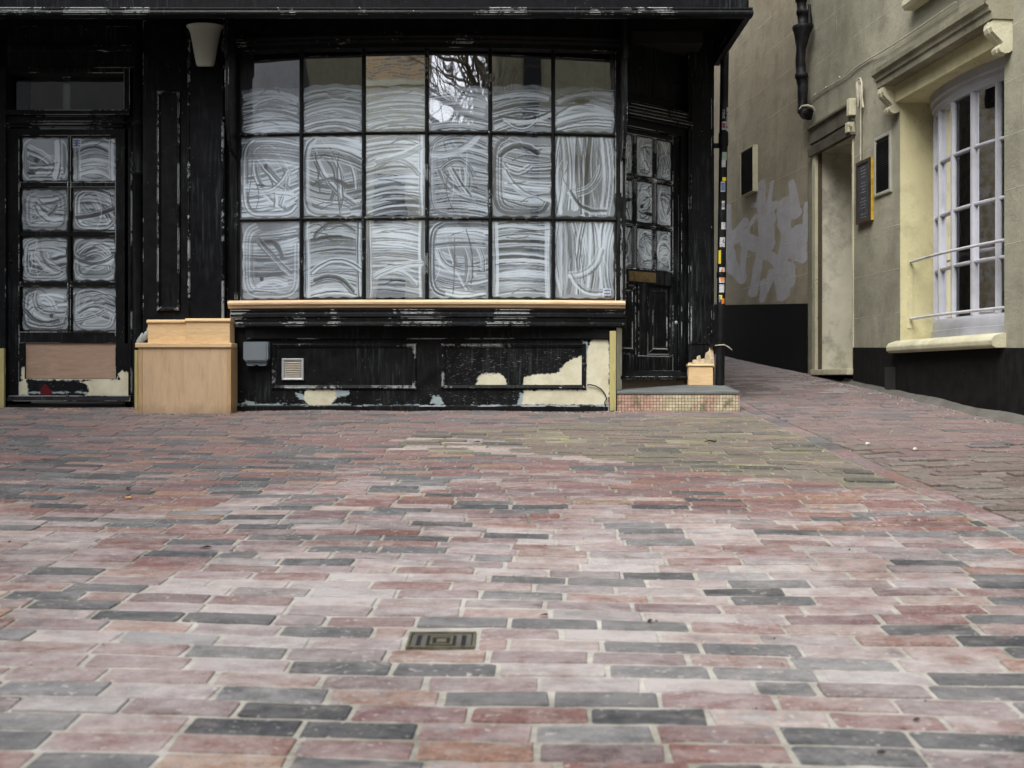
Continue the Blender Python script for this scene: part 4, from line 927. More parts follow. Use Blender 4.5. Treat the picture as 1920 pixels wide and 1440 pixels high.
def sticker(name, py0, py1, ca_, ha, mat, dr=.001, pr=None, label=None):
    z0_, z1_ = Z(py1, YP), Z(py0, YP); b = MB(); n = 8; vs = []
    for z in (z0_, z1_):
        for k in range(n+1):
            a = R(ca_ - ha + 2*ha*k/n) ; x_ = pxy(z)[0]
            vs.append((x_+(rp+dr)*math.sin(a), -(rp+dr)*math.cos(a), z-.16))
    b._add(vs, [(k, k+1, n+1+k+1, n+1+k) for k in range(n)], True)
    o = b.build(name, M[mat], pr or dp)
    if label: o['label'] = label
    return o
def curved_text(body, size, zc, ca_, mat, parent, rot=90, flip=1):
    vs, fs = text_mesh(body, size, .0002); c, s = math.cos(R(rot)), math.sin(R(rot)); out = []
    for v in vs:
        u = v[0]*c - v[1]*s; h_ = v[0]*s + v[1]*c; a = R(ca_) + u/(rp+.002); z = zc+h_; x_ = pxy(z)[0]
        rr_ = rp+.0018+v[2]
        out.append((x_+rr_*math.sin(a), -rr_*math.cos(a), z-.16))
    b = MB(); b._add(out, fs); return b.build('print', M[mat], parent)
s = sticker('sticker', 203, 247, 52, 24, 'sticker_white'); curved_text('REAMS', .046, Z(225, YP), 50, 'print_black', s, -90)
s = sticker('sticker', 230, 245, -8, 26, 'sticker_white'); sticker('print', 232.5, 242.5, -8, 19, 'sticker_red', .002, s)
b = curved_text('rout', .04, Z(216, YP), -8, 'sticker_white', dp, -90); b.name = 'sticker'
s = sticker('sticker', 287, 302, 8, 34, 'sticker_green'); s = sticker('sticker', 302, 315, -2, 26, 'sticker_white')
s = sticker('sticker', 334, 341, 10, 28, 'sticker_yellow')
s = sticker('sticker', 342, 361, -8, 30, 'sticker_white'); sticker('print', 344, 359, -8, 24, 'sticker_blue', .002, s); curved_text('FLY', .022, Z(351, YP), -8, 'sticker_white', s, -90)
s = sticker('sticker', 378, 394, 0, 20, 'sticker_white'); curved_text('EB', .032, Z(386, YP), 0, 'print_black', s, -80)
s = sticker('sticker', 418, 431, 8, 30, 'sticker_white'); s = sticker('sticker', 446, 464, -4, 36, 'sticker_white'); curved_text('M', .05, Z(455, YP), -4, 'print_black', s, -60)
s = sticker('sticker', 470, 495, -40, 18, 'sticker_yellow')
s = sticker('sticker', 502, 531, -4, 38, 'sticker_white')
b = MB(); zc = Z(516.5, YP)-.16
vs = [];
for k in range(20):
    a = 2*math.pi*k/20; hx = .013*math.sin(a)*(1 - .35*math.cos(a)); hz = .055*math.cos(a)*.9; an = R(-4)+hx/rp; vs.append((pxy(zc+.16)[0]+(rp+.0035)*math.sin(an), -(rp+.0035)*math.cos(an), zc+hz))
b._add(vs, [list(range(20))]); b.build('print', M['sticker_orange'], s)
s = sticker('sticker', 534, 549, -4, 34, 'sticker_white'); s = sticker('sticker', 554, 562, -20, 22, 'sticker_yellow'); s = sticker('sticker', 560, 570, 18, 22, 'sticker_orange'); s = sticker('sticker', 556, 567, -30, 10, 'sticker_blue')

# drain cover in the paving
M['drain'] = plain('rusty_galvanised_grate', (.13,.12,.08), .6, .4, 50, metal=.3, dirt=(.04,.03,.02))
dc = empty('drain_cover', (DRAIN[0], DRAIN[1], gz(*DRAIN)), 0); tag(dc, 'small rectangular rusty drain grate set in the brick paving', 'drain cover')
slope = Matrix.Rotation(math.atan(.0792), 4, 'X')
b = MB(); b.m = slope; W_, D_ = .078, .052
b.box(-W_, W_, -D_, -D_+.007, -.02, .005); b.box(-W_, W_, D_-.007, D_, -.02, .005); b.box(-W_, -W_+.006, -D_+.007, D_-.007, -.02, .0045); b.box(W_-.006, W_, -D_+.007, D_-.007, -.02, .0045); b.build('frame', M['drain'], dc)
b = MB(); b.m = slope; b.box(-W_+.006, W_-.006, -D_+.007, D_-.007, -.012, .0008); b.build('sump', M['dark'], dc)
b = MB(); b.m = slope
for x in (-.063, -.040, .040, .063): b.box(x-.006, x+.006, -D_+.007, D_-.020, -.010, .0030)
b.box(-.068, .068, D_-.019, D_-.012, -.010, .0034); b.build('bars', M['concrete'], dc)
b = MB(); b.m = slope; b.box(-.026, .026, -.030, -.024, -.01, .0036); b.box(-.026, .026, .020, .026, -.01, .0036); b.box(-.026, -.020, -.0235, .0195, -.01, .0036); b.box(.020, .026, -.0235, .0195, -.01, .0036); b.box(-.011, .011, -.014, .010, -.01, .0028); b.build('centre_ring', M['drain'], dc)

# ------------------------------------------------------------------ lane building on the right
WA = math.atan2(-1, .111); lane = empty('lane_building', (3.32, 6.38, .05), WA); tag(lane, 'grey green rendered building with black plinth and white bow window', 'building')
def YW(px): return 4.028/((px-960)/F+.111)
def XL(px): return -(YW(px)-6.38)*1.00614
def ZW(px, py): return Z(py, YW(px))
LZ = Matrix.Translation((0, 0, -.05))
def LB(): b = MB(); b.m = LZ.copy(); return b
def wall_with_holes(b, x0, x1, z0, z1, holes, y=0.0):
    xs = sorted(set([x0, x1] + [h[0] for h in holes] + [h[1] for h in holes])); zs = sorted(set([z0, z1] + [h[2] for h in holes] + [h[3] for h in holes]))
    for i in range(len(xs)-1):
        for j in range(len(zs)-1):
            cx_, cz_ = (xs[i]+xs[i+1])/2, (zs[j]+zs[j+1])/2
            if any(h[0] < cx_ < h[1] and h[2] < cz_ < h[3] for h in holes): continue
            b._add([(xs[i], y, zs[j]), (xs[i+1], y, zs[j]), (xs[i+1], y, zs[j+1]), (xs[i], y, zs[j+1])], [(0,1,2,3)])
dxa, dxb = XL(1534), XL(1600); wxa, wxb = XL(1688), XL(1883)
dz0, dz1 = .20, ZW(1540, 283); wz0, wz1 = ZW(1790, 634), 2.465
b = LB(); wall_with_holes(b, -3.415, 5.2, -.4, 7.6, [(dxa, dxb, -.4, dz1), (wxa, wxb, wz0, wz1)])
b.build('wall', M['lane_wall'], lane)
# doorway reveals
b = LB(); dp_ = .46
b._add([(dxa, 0, -.3), (dxa, dp_, -.3), (dxa, dp_, dz1), (dxa, 0, dz1)], [(0,1,2,3)]); b._add([(dxb, 0, -.3), (dxb, dp_, -.3), (dxb, dp_, dz1), (dxb, 0, dz1)], [(3,2,1,0)])
b._add([(dxa, 0, dz1), (dxb, 0, dz1), (dxb, dp_, dz1), (dxa, dp_, dz1)], [(0,1,2,3)]); b.build('door_reveal', plain('cream_jamb_paint', (.60,.58,.47), .6, .12, 4, dirt=(.2,.19,.15)), lane)
b = LB(); b.box(-3.5, dxa-.08, .02, .5, -.4, 7.6); b.build('wall_core', M['lane_wall'], lane)
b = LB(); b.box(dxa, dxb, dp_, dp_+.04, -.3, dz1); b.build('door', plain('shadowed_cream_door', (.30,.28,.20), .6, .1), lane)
b = LB(); b.box(dxa-.075, dxa-.005, -.03, .05, -.05, dz1); b.box(dxb-.004, dxb+.012, -.012, .03, ZW(1600, 703), dz1); b.build('door_frame', M['stone_sill'], lane)
b = LB(); b.box(dxa-.004, dxa+.02, .0, .03, -.05, dz1); b.build('door_gap_strip', M['step_wood'], lane)  # dark strip standing for the gap between frame post and reveal
b = LB(); zsl = ZW(1565, 692); b.box(dxa-.03, dxb+.02, -.07, dp_, zsl-.055, zsl); b.build('doorstep', M['stone_sill'], lane, bevel=.006)
# hood over the doorway
b = LB(); hz = dz1
b.prism([(0, hz-.02), (-.05, hz-.02), (-.06, hz+.05), (-.02, hz+.06), (-.02, hz+.10), (0, hz+.10)], 'x', dxa-.12, dxb+.05)
b.build('door_hood', M['hood'], lane)
b = LB(); b.prism([(0, hz+.11), (-.03, hz+.11), (-.035, hz+.24), (-.06, hz+.25), (-.06, hz+.27), (0, hz+.29)], 'x', dxa-.14, dxb+.03); b.build('door_hood', M['hood'], lane)
b = LB(); b.box(dxb-.01, dxb+.05, -.075, .0, hz-.0, hz+.09); b.box(dxb+.00, dxb+.055, -.065, 0, hz+.15, hz+.30); b.build('hood_block', M['stone_sill'], lane, bevel=.004)
b = LB(); b.box(dxa-.1, dxb-.3, -.028, -.001, hz+.102, hz+.18); b.build('hood_gap', M['dark'], lane)
# plinth, following the slope of the lane
def pl_z(x): return .507 + (x-XL(1604))*(.429-.507)/(0-XL(1604))
b = LB()
for (xa_, xb_) in ((dxb+.014, wxa), (wxa, wxb), (wxb, 5.2)):
    za, zb_ = pl_z(xa_), pl_z(xb_)
    b._add([(xa_, -.012, -.6), (xb_, -.012, -.6), (xb_, -.012, zb_), (xa_, -.012, za), (xa_, .0, -.6), (xb_, .0, -.6), (xb_, .0, zb_), (xa_, .0, za)], [(0,1,2,3), (3,2,6,7), (0,3,7,4), (1,5,6,2)])
pl = b.build('plinth', M['plinth'], lane)
b = LB(); gx0, gx1 = XL(1662), XL(1682); b.box(gx0, gx1, -.016, -.0125, ZW(1670, 735), ZW(1670, 688)); b.build('air_brick', M['dark'], pl)
# window recess
b = LB(); rd = .30
b._add([(wxa, 0, wz0), (wxa, rd, wz0), (wxa, rd, wz1), (wxa, 0, wz1)], [(0,1,2,3)]); b._add([(wxb, 0, wz0), (wxb, rd, wz0), (wxb, rd, wz1), (wxb, 0, wz1)], [(3,2,1,0)])
b._add([(wxa, 0, wz1), (wxb, 0, wz1), (wxb, rd+.1, wz1), (wxa, rd+.1, wz1)], [(0,1,2,3)])
b._add([(wxa-.0, -.003, wz0-.12), (wxa+.0, -.003, wz1), (wxa-.001, 0, wz1)], [(0,1,2)])
b.build('window_reveal', M['cream'], lane)
b = LB(); b._add([(wxa, rd, wz0-.01), (wxb, rd, wz0-.01), (wxb, -.0, wz0-.01), (wxa, -.0, wz0-.01)], [(0,1,2,3)])
zt_ = wz0+.012
b.prism([(rd, zt_+.015), (-.02, zt_), (-.085, zt_-.022), (-.105, zt_-.05), (-.10, zt_-.085), (-.075, zt_-.10), (0, zt_-.10), (0, wz0-.02), (rd, wz0-.02)], 'x', XL(1690)-.05, wxb+.02)
b.build('window_sill', M['stone_sill'], lane, bevel=.008)
# white bow window inside the recess
cxw, hww = (wxa+wxb)/2-.0, (wxb-wxa)/2-.02
def bw(t):                         # t in -1..1 along the bow
    a = t*R(76); return cxw + hww*math.sin(a)/math.sin(R(76)), rd + .02 - .20*(math.cos(a)-math.cos(R(76)))/(1-math.cos(R(76)))
def bstrip(b, prof, n=20, off=0.0, t0=-1, t1=1):
    rows_ = []
    for i in range(n+1):
        t = t0+(t1-t0)*i/n; x, y = bw(t); x2, y2 = bw(t+.001); tx, ty = x2-x, y2-y; L = math.hypot(tx, ty); nx_, ny_ = ty/L, -tx/L
        rows_.append([(x+nx_*(p[0]+off), y+ny_*(p[0]+off), p[1]) for p in prof])
    m_ = len(prof); vs = [p for r_ in rows_ for p in r_]
    b._add(vs, [(i*m_+k, i*m_+(k+1) % m_, (i+1)*m_+(k+1) % m_, (i+1)*m_+k) for i in range(n) for k in range(m_)])
    b._add(vs, [list(range(m_)), list(range(n*m_, n*m_+m_))])
z_bot, z_top = .690, 2.315
b = LB()
bstrip(b, [(-.03, z_top), (.012, z_top), (.016, z_top+.03), (.03, z_top+.04), (.03, z_top+.075), (.045, z_top+.09), (.045, z_top+.152), (-.03, z_top+.152)])
bstrip(b, [(-.03, z_bot), (.014, z_bot), (.018, z_bot-.02), (.02, z_bot-.085), (.032, z_bot-.09), (.034, wz0+.02), (-.03, wz0+.02)])
b.box(wxa+.002, wxa+.05, rd-.01, rd+.1, wz0+.01, wz1-.002); b.box(wxb-.05, wxb-.002, rd-.01, rd+.1, wz0+.01, wz1-.002)
win2 = b.build('bow_window', M['white_paint'], lane)
NC = 7; zr = [z_bot, 1.08, 1.497, 1.913, z_top]; b = LB()
ts = [-1 + 2*i/NC for i in range(NC+1)]
for t in ts:
    x, y = bw(t); x2, y2 = bw(t+.001); an = math.atan2(y2-y, x2-x)
    b.m = LZ @ Matrix.Translation((x, y, 0)) @ Matrix.Rotation(an, 4, 'Z'); b.prism([(-.019, .03), (-.019, .002), (-.010, -.018), (.010, -.018), (.019, .002), (.019, .03)], 'z', z_bot+.001, z_top-.001)
b.m = LZ.copy()
for z in zr[1:-1]: bstrip(b, [(-.028, z-.013), (.0, z-.014), (.010, z-.006), (.010, z+.006), (.0, z+.014), (-.028, z+.013)], n=28)
b.build('glazing_bars', M['white_paint'], win2)
b = LB()
for i in range(NC):
    x, y = bw(ts[i]); x2, y2 = bw(ts[i+1]); b._add([(x, y+.012, z_bot), (x2, y2+.012, z_bot), (x2, y2+.012, z_top), (x, y+.012, z_top)], [(0,1,2,3)])
b.build('glass', M['glass'], win2)
b = LB(); b.box(wxa-.4, wxb+.5, 1.2, 1.25, .1, 2.8); b.box(wxa-.4, wxb+.5, .45, 1.2, .3, .35); b.box(wxa-.42, wxa-.4, .42, 1.2, .3, 2.8); b.box(wxb+.5, wxb+.52, .42, 1.2, .3, 2.8); b.box(wxa-.4, wxb+.5, .42, 1.2, 2.62, 2.64); b.build('interior', M['dark'], lane)
# cornice and consoles over the window
b = LB(); cz0 = ZW(1700, 150)-.0; cz0 = 2.60
b.prism([(0, cz0), (-.15, cz0), (-.155, cz0+.05), (-.17, cz0+.055), (-.175, cz0+.085), (-.20, cz0+.10), (-.205, cz0+.135), (-.19, cz0+.14), (0, cz0+.185)], 'x', wxa-.10, wxb+.10)
b.build('cornice', M['cornice'], lane)
b = LB(); b.box(wxa-.02, wxb+.02, -.045, -.001, wz1+.001, cz0-.001); b.build('lintel', M['cream'], lane)
for xc_ in (wxa-.045, wxb+.045):
    b = LB()
    pr_ = [(0, cz0-.002), (-.135, cz0-.002), (-.145, cz0-.02), (-.15, cz0-.05), (-.14, cz0-.08), (-.115, cz0-.105), (-.085, cz0-.13), (-.065, cz0-.155), (-.085, cz0-.165), (-.095, cz0-.185), (-.085, cz0-.21), (-.055, cz0-.222), (-.02, cz0-.215), (0, cz0-.20)]
    b.prism(pr_, 'x', xc_-.045, xc_+.045); b.prism([(p[0]-.006 if p[0] < 0 else 0, p[1]) for p in pr_[1:-2]]+[(0, cz0-.2), (0, cz0-.004)], 'x', xc_-.012, xc_+.012)
    b.build('console', M['stone_sill'], lane, bevel=.005)
b = LB(); b.prism([(0, 3.12), (-.09, 3.12), (-.11, 3.15), (-.11, 3.19), (0, 3.22)], 'x', XL(1716), XL(1716)+1.5); b.build('upper_sill', M['stone_sill'], lane, bevel=.005)
b = LB(); b.box(XL(1716)+.12, XL(1716)+1.4, -.004, -.001, 3.24, 4.4); b.build('upper_window', M['dark'], lane)

# ---- alley wall beyond the bend
AA = math.atan2(-1, .15); alley = empty('alley_building', (2.942, 9.77, .2), AA); tag(alley, 'brown grey rendered alley wall with painted out graffiti and black base', 'building')
def YA(px): return 4.4075/((px-960)/F+.15)
def AL(px): return -(YA(px)-9.77)*1.0112
def ZA(px, py): return Z(py, YA(px))
AZ = Matrix.Translation((0, 0, -.2))
def AB(): b = MB(); b.m = AZ.copy(); return b
def zp(u, v): px, py = 1320+u/4, 240+v/4; return AL(px), ZA(px, py)
ST = [([(175,600),(180,850)],25,30), ([(180,850),(215,1050)],38,42), ([(215,1050),(280,1130)],40,36), ([(280,1130),(298,960),(310,850)],28,20), ([(245,790),(300,710)],38,30), ([(240,830),(310,790)],34,30),
      ([(340,735),(382,670)],16,20), ([(430,420),(430,560),(445,800),(400,1050),(372,1225)],26,36), ([(512,410),(488,560),(505,700)],12,30), ([(330,850),(440,890)],50,48), ([(370,580),(530,580)],16,26),
      ([(600,570),(600,700),(622,800),(600,950),(560,1100),(588,1240)],42,46), ([(658,410),(672,520),(690,640)],20,34), ([(770,575),(766,720),(742,900),(742,985)],18,26), ([(700,780),(700,950)],46,42), ([(450,1170),(438,1285)],34,20), ([(505,1100),(470,1190)],36,36), ([(480,950),(560,1010),(640,1050),(640,1160)],36,36), ([(480,740),(490,880),(470,900)],36,36)]
ax0, ax1, az0, az1 = AL(1352), AL(1522), ZA(1440, 585), ZA(1440, 325)
xs = [-7.5, -5] + list(np.linspace(ax0, -.005, 110)); zs = [-.4, .2] + list(np.linspace(az0-.15, az1+.3, 100)) + [5, 7.6]
xs = sorted(set(xs)); zs = sorted(set(zs)); gx, gy = np.meshgrid(xs, zs); sd = np.full(gx.shape, 1.0)
for pts, r0, r1 in ST:
    n_ = len(pts)-1
    for i in range(n_):
        (xa_, za_), (xb_, zb_) = zp(*pts[i]), zp(*pts[i+1]); ra, rb = r0+(r1-r0)*i/n_, r0+(r1-r0)*(i+1)/n_
        asp = 1.38                                   # the wall is seen obliquely: a stroke's width in metres along the wall
        sx_ = .0245*1.0; L2 = (xb_-xa_)**2+(zb_-za_)**2
        t = np.clip(((gx-xa_)*(xb_-xa_)+(gy-za_)*(zb_-za_))/L2, 0, 1); k = YA(1320+pts[i][0]/4)/F/4
        dxm = (gx-xa_-t*(xb_-xa_))/2.5; dzm = gy-za_-t*(zb_-za_)
        sd = np.minimum(sd, np.hypot(dxm, dzm) - (ra+(rb-ra)*t)*k*1.2)
b = AB(); nx = len(xs); b._add([(x, 0, z) for z in zs for x in xs], [(j*nx+i, j*nx+i+1, (j+1)*nx+i+1, (j+1)*nx+i) for j in range(len(zs)-1) for i in range(nx-1)])
build_grid('wall', b, M['alley_wall'], alley, {'sd_over': sd.ravel()})
b = AB(); b._add([(-7.5, -.012, -.5), (-.005, -.012, -.5), (-.005, -.012, ZA(1515, 569)), (AL(1355), -.012, ZA(1355, 572)), (-7.5, -.012, 1.75)], [(0,1,2,3,4)]); b.box(-.006, -.005, -.012, 0, -.5, ZA(1515, 569)); b.build('plinth', M['plinth'], alley)
# vent hood on the alley wall
def wall_vent(parent_loc, ang, x0_, x1_, z0_, z1_, base_m, label, mat, rounded):
    dpt = .018 if rounded else .045
    cx_, n_ = (x0_+x1_)/2, 10; org = base_m @ Vector((cx_, 0, z0_)); e = empty('wall_vent', org, ang); tag(e, label, 'vent'); hw_, h_ = (x1_-x0_)/2, z1_-z0_
    mg = .034 if rounded else .014; dpt = .018 if rounded else .06
    b = MB(); b.sweep_frame(-hw_, hw_, 0, h_, 0, [(0, 0), (0, dpt-.006), (.006, dpt), (mg-.004, dpt), (mg, dpt-.012)]); b.build('surround', mat, e, bevel=.012 if rounded else .004)
    b = MB(); b.box(-hw_+mg, hw_-mg, -dpt+.014, -dpt+.016, mg, h_-mg); b.build('backing', M['dark'], e)
    b = MB(); k = int((h_-2*mg-.004)/.017)
    for i in range(k): z_ = mg+.003+i*.017; b._add([(-hw_+mg, -dpt+.004, z_), (hw_-mg, -dpt+.004, z_), (hw_-mg, -dpt+.012, z_+.011), (-hw_+mg, -dpt+.012, z_+.011)], [(0,1,2,3)])
    b.build('louvres', M['iron'] if rounded else M['soffit'], e); return e
mA = Matrix.Translation((2.942, 9.77, 0)) @ Matrix.Rotation(AA, 4, 'Z'); mL = Matrix.Translation((3.32, 6.38, 0)) @ Matrix.Rotation(WA, 4, 'Z')
wall_vent(None, AA, AL(1397), AL(1421), ZA(1410, 364), ZA(1410, 278), mA, 'small dark vent with cream surround above the painted out graffiti', M['stone_sill'], False)
wall_vent(None, WA, XL(1641), XL(1673), ZW(1657, 366), ZW(1657, 252), mL, 'tall black grille with rounded grey surround beside the menu frame', plain('grey_vent_surround', (.30,.30,.25), .6, .1), True)
# menu frame
mxa, mxb, mz0, mz1 = XL(1613), XL(1639), ZW(1625, 417), ZW(1625, 302)
mf = empty('menu_board', mL @ Vector(((mxa+mxb)/2, 0, mz0)), WA); tag(mf, 'framed dark menu board with yellow edge beside the doorway', 'menu board')
hw_, h_ = (mxb-mxa)/2, mz1-mz0
b = MB(); b.box(-hw_, hw_, -.030, -.002, 0, h_); b.build('case', M['yellow'], mf, bevel=.003)
b = MB(); b.frame(-hw_-.004, hw_+.002, -.003, h_+.004, -.042, -.0305, .028); b.build('frame', M['brown_frame'], mf)
b = MB(); b.box(-hw_+.024, hw_-.026, -.034, -.031, .026, h_-.026); mp_ = b.build('menu', M['menu'], mf)
b = MB()
for i in range(17):
    z_ = h_-.06-i*.027; w1 = random.uniform(.3, .8)*(hw_-.04); 
    if i % 5 == 4: continue
    b.box(-w1, w1, -.0352, -.0345, z_, z_+.006)
b.build('print', M['menu_text'], mp_)
# cable and cloth tied pipe end
cb = empty('wall_cable', mL @ Vector((XL(1560), -.02, ZW(1560, 165))), WA); tag(cb, 'thin dirty white cable running over the doorway and cornice', 'cable')
inv = (mL @ Matrix.Translation((XL(1560), -.02, ZW(1560, 165)))).inverted() @ mL
b = MB(); pts = []
for px_, py_ in ((1502,190),(1506,197),(1515,193),(1532,178),(1552,165),(1575,152),(1592,142),(1606,128),(1632,111),(1660,97),(1700,72),(1750,38),(1800,4)):
    pts.append(inv @ Vector((XL(px_), -.015 if px_ < 1640 else -.03, ZW(px_, py_)+(0 if px_ < 1640 else .0))))
b.tube(pts, .006, 8); b.build('cable_run', M['cable'], cb)
b = MB(); b.tube([inv @ Vector((XL(1618), -.02, ZW(1618, y_))) for y_ in (196, 240, 300)], .007, 8); b.build('cable_drop', M['cable'], cb)
for px_, py_ in ((1519,188),(1534,177),(1554,164),(1580,145)):
    b = MB(); v = inv @ Vector((XL(px_), -.03, ZW(px_, py_))); b.tube([v+Vector((0,0,-.006)), v, v+Vector((0,-.004,.006))], [.004,.009,.004], 8); b.build('cable_clip', M['sticker_white'], cb)
b = MB(); 
for px_, y0_, y1_, r_ in ((1616,152,200,.022),(1622,160,203,.018)): b.tube([inv @ Vector((XL(px_), -.035, ZW(px_, y_))) for y_ in (y0_, y0_+6, (y0_+y1_)/2, y1_)], [.012, r_, r_*.9, .006], 9)
b.tube([inv @ Vector((XL(px_), -.05, ZW(px_, py_))) for px_, py_ in ((1618,150),(1623,147),(1626,155),(1627,185),(1629,202))], .008, 8)
b.build('cloth_wrap', M['cable'], cb)
# iron soil pipe at the bend
px_o = 1503; Yo = 9.60; sp = empty('soil_pipe', (X(px_o, Yo), Yo, Z(212, Yo))); tag(sp, 'knobbly black cast iron soil pipe at the bend above the doorway', 'pipe')
pr = [(212, 8), (206, 10), (196, 8.5), (180, 9), (162, 9.6), (148, 10), (147, 12), (139, 12), (138, 9.8), (126, 9.5), (112, 8.8), (92, 9), (80, 11), (66, 14), (56, 18), (50, 20), (49, 17), (47, 9), (28, 9), (27, 10.5), (20, 10.5), (19, 9), (4, 9), (3, 10.5), (-4, 10.5), (-5, 9), (-200, 9)]
b = MB(); b.lathe([(r_*Yo/F, Z(y_, Yo)-Z(212, Yo)) for y_, r_ in pr], 0, 0, 18)
b.v = [(v[0] + .012*math.sin(v[2]*9) + .004*math.sin(v[2]*31+v[1]*60), v[1] + .005*math.sin(v[2]*23+v[0]*50), v[2]) for v in b.v]; b.build('pipe', M['iron'], sp)
b = MB(); b.tube([(.03, -.0, Z(60, Yo)-Z(212, Yo)), (.075, -.02, Z(45, Yo)-Z(212, Yo)), (.07, -.02, Z(10, Yo)-Z(212, Yo))], [.03, .026, .012], 12); b.build('branch', M['iron'], sp)
b = MB(); b.tube([(0, 0, -.02), (.03, .0, .0), (.075, .0, .02), (.08, .04, -.05)], [.05, .06, .05, .03], 12); b.build('shoe', M['iron'], sp)
b = MB(); b.tube([(-.045, -.06, .02), (-.02, -.085, .045), (.03, -.09, .05), (.085, -.06, .04), (.11, -.05, .01)], [.006, .009, .012, .014, .010], 8); b.build('tie', M['cable'], sp)
# guard rails round the recessed window
gr = empty('guard_rail', mL @ Vector(((wxa+wxb)/2, .05, ZW(1702, 612))), WA); tag(gr, 'two white painted guard rails across the white bow window', 'railing')
ig = gr.matrix_world; iv = (Matrix.Translation(mL @ Vector(((wxa+wxb)/2, .05, ZW(1702, 612)))) @ Matrix.Rotation(WA, 4, 'Z')).inverted() @ mL
for za_ in (ZW(1703, 488), ZW(1706, 596)):
    b = MB(); pts = []
    for i in range(15):
        t = i/14; x = wxa+.015 + (wxb-wxa-.03)*t; y = .08 - .055*math.sin(math.pi*t)
        pts.append(iv @ Vector((x, y, za_+.0)))
    b.tube(pts, .0115, 10); b.build('rail', M['rail'], gr)
b = MB(); b.m = iv.copy(); b.box(wxa+.0008, wxa+.006, .055, .105, ZW(1702, 614), ZW(1702, 468)); b.build('mounting_bar', M['cream'], gr)
# cement fillet at the foot of the wall
b = MB(); n = 44; vs = []
for i in range(n+1):
    y = 3.0 + i*.135; x = wall_x(y); wd = (.075 if y < 7.6 else .045)*(1+.25*math.sin(y*5)+.15*math.sin(y*13)); g0, g1 = gz(x-wd, y)+.002, gz(x, y)
    vs += [(x-wd-.03, y, g0-.012), (x-wd, y, g0+.003), (x-wd*.4, y, g1+.028+.006*math.sin(y*9)), (x-.005, y, g1+.050+.008*math.sin(y*7))]
b._add(vs, [(i*4+k, i*4+k+1, (i+1)*4+k+1, (i+1)*4+k) for i in range(n) for k in range(3)], True); o = b.build('kerb_fillet', M['concrete']); tag(o, kind='structure')

# ------------------------------------------------------------------ street behind the camera (seen only mirrored in the panes)
M['far_cream'] = render_wall('sunlit_cream_render', (.78,.75,.56), (.84,.81,.64), (.6,.56,.42), 0)  # cream lightened to stand in for sunlight on the mirrored front
M['far_grey'] = render_wall('grey_render_opposite', (.36,.36,.36), (.42,.42,.42), (.25,.25,.25), 0)
M['far_olive'] = render_wall('olive_render_opposite', (.20,.18,.11), (.25,.23,.15), (.12,.11,.07), 0)
def mat_brickwall():
    m = NT('yellow_stock_brick'); mp = m.t.nodes.new('ShaderNodeMapping'); m.set(mp.inputs[0], m.n('TexCoord').outputs['Object']); mp.inputs['Rotation'].default_value = (R(90), 0, 0)
    bt = m.t.nodes.new('ShaderNodeTexBrick'); m.set(bt.inputs['Vector'], mp.outputs[0])
    for k, v in (('Color1', (.78,.48,.20,1)), ('Color2', (.30,.26,.19,1)), ('Mortar', (.62,.58,.48,1)), ('Scale', 1.0), ('Mortar Size', .012), ('Brick Width', .26), ('Row Height', .09)): bt.inputs[k].default_value = v
    return m.fin(bt.outputs['Color'], .9)
h = empty('house', (-5.5, -14, -1)); tag(h, 'cream house with brick upper storey, seen only mirrored in the shop window', 'house')
b = MB(); b.m = rel(h); b.box(-10, -1.6, -18, -14, -2, 8.6); b.build('wall', M['far_cream'], h)
b = MB(); b.m = rel(h); b.box(-10, -1.6, -18, -14.02, 8.75, 11.5); b.build('upper_wall', mat_brickwall(), h)
b = MB(); b.m = rel(h); b.box(-10, -1.55, -18, -13.9, 8.601, 8.749); b.build('string_course', M['far_cream'], h)
for x in (-4.6, -3.0):
    for z in (1.6, 4.6): b = MB(); b.m = rel(h); b.box(x-.45, x+.45, -14.03, -13.99, z, z+1.5); b.build('window', M['dark'], h)
h = empty('house', (0, -18, -1)); tag(h, 'plain grey house added to cut the mirrored sky behind the bare tree', 'house')
b = MB(); b.m = rel(h); b.box(-5, 5, -22, -18.2, -2, 8.6); b.build('wall', M['far_grey'], h)  # unseen block added to keep bright sky out of the lower panes
h = empty('house', (-6, -3, -1)); tag(h, 'olive and grey rendered house with black downpipe, mirrored in the left panes', 'house')
b = MB(); b.m = rel(h); b.box(-9, -5.0, -11, -1.2, -2, 7.5); b.build('wall', M['far_olive'], h)
b = MB(); b.m = rel(h); b.box(-9, -5.0, -1.199, 4.4, -2, 6.8); b.build('side_wall', M['far_grey'], h)
b = MB(); b.m = rel(h); b.box(-5.0, -4.9, -3.6, -3.2, -2, 7.5); b.build('downpipe', M['iron'], h)
h = empty('house', (5, -8, -1)); tag(h, 'dull olive house with hopper and downpipe, mirrored in the right panes', 'house')
b = MB(); b.m = rel(h); b.box(1.5, 10, -14, -6, -2, 8.0); b.build('wall', M['far_olive'], h)
b = MB(); b.m = rel(h); b.box(2.2, 2.4, -6, -5.9, -2, 8.0); b.build('downpipe', M['iron'], h)
tr = empty('bare_tree', (.25, -8.5, -1.0)); tag(tr, 'bare winter tree, mirrored in the upper middle pane of the bow', 'tree')
M['bark'] = plain('grey_brown_bark', (.12,.095,.06), .9, .3, 6)
b = MB(); br = MB(); rt = random.Random(5)
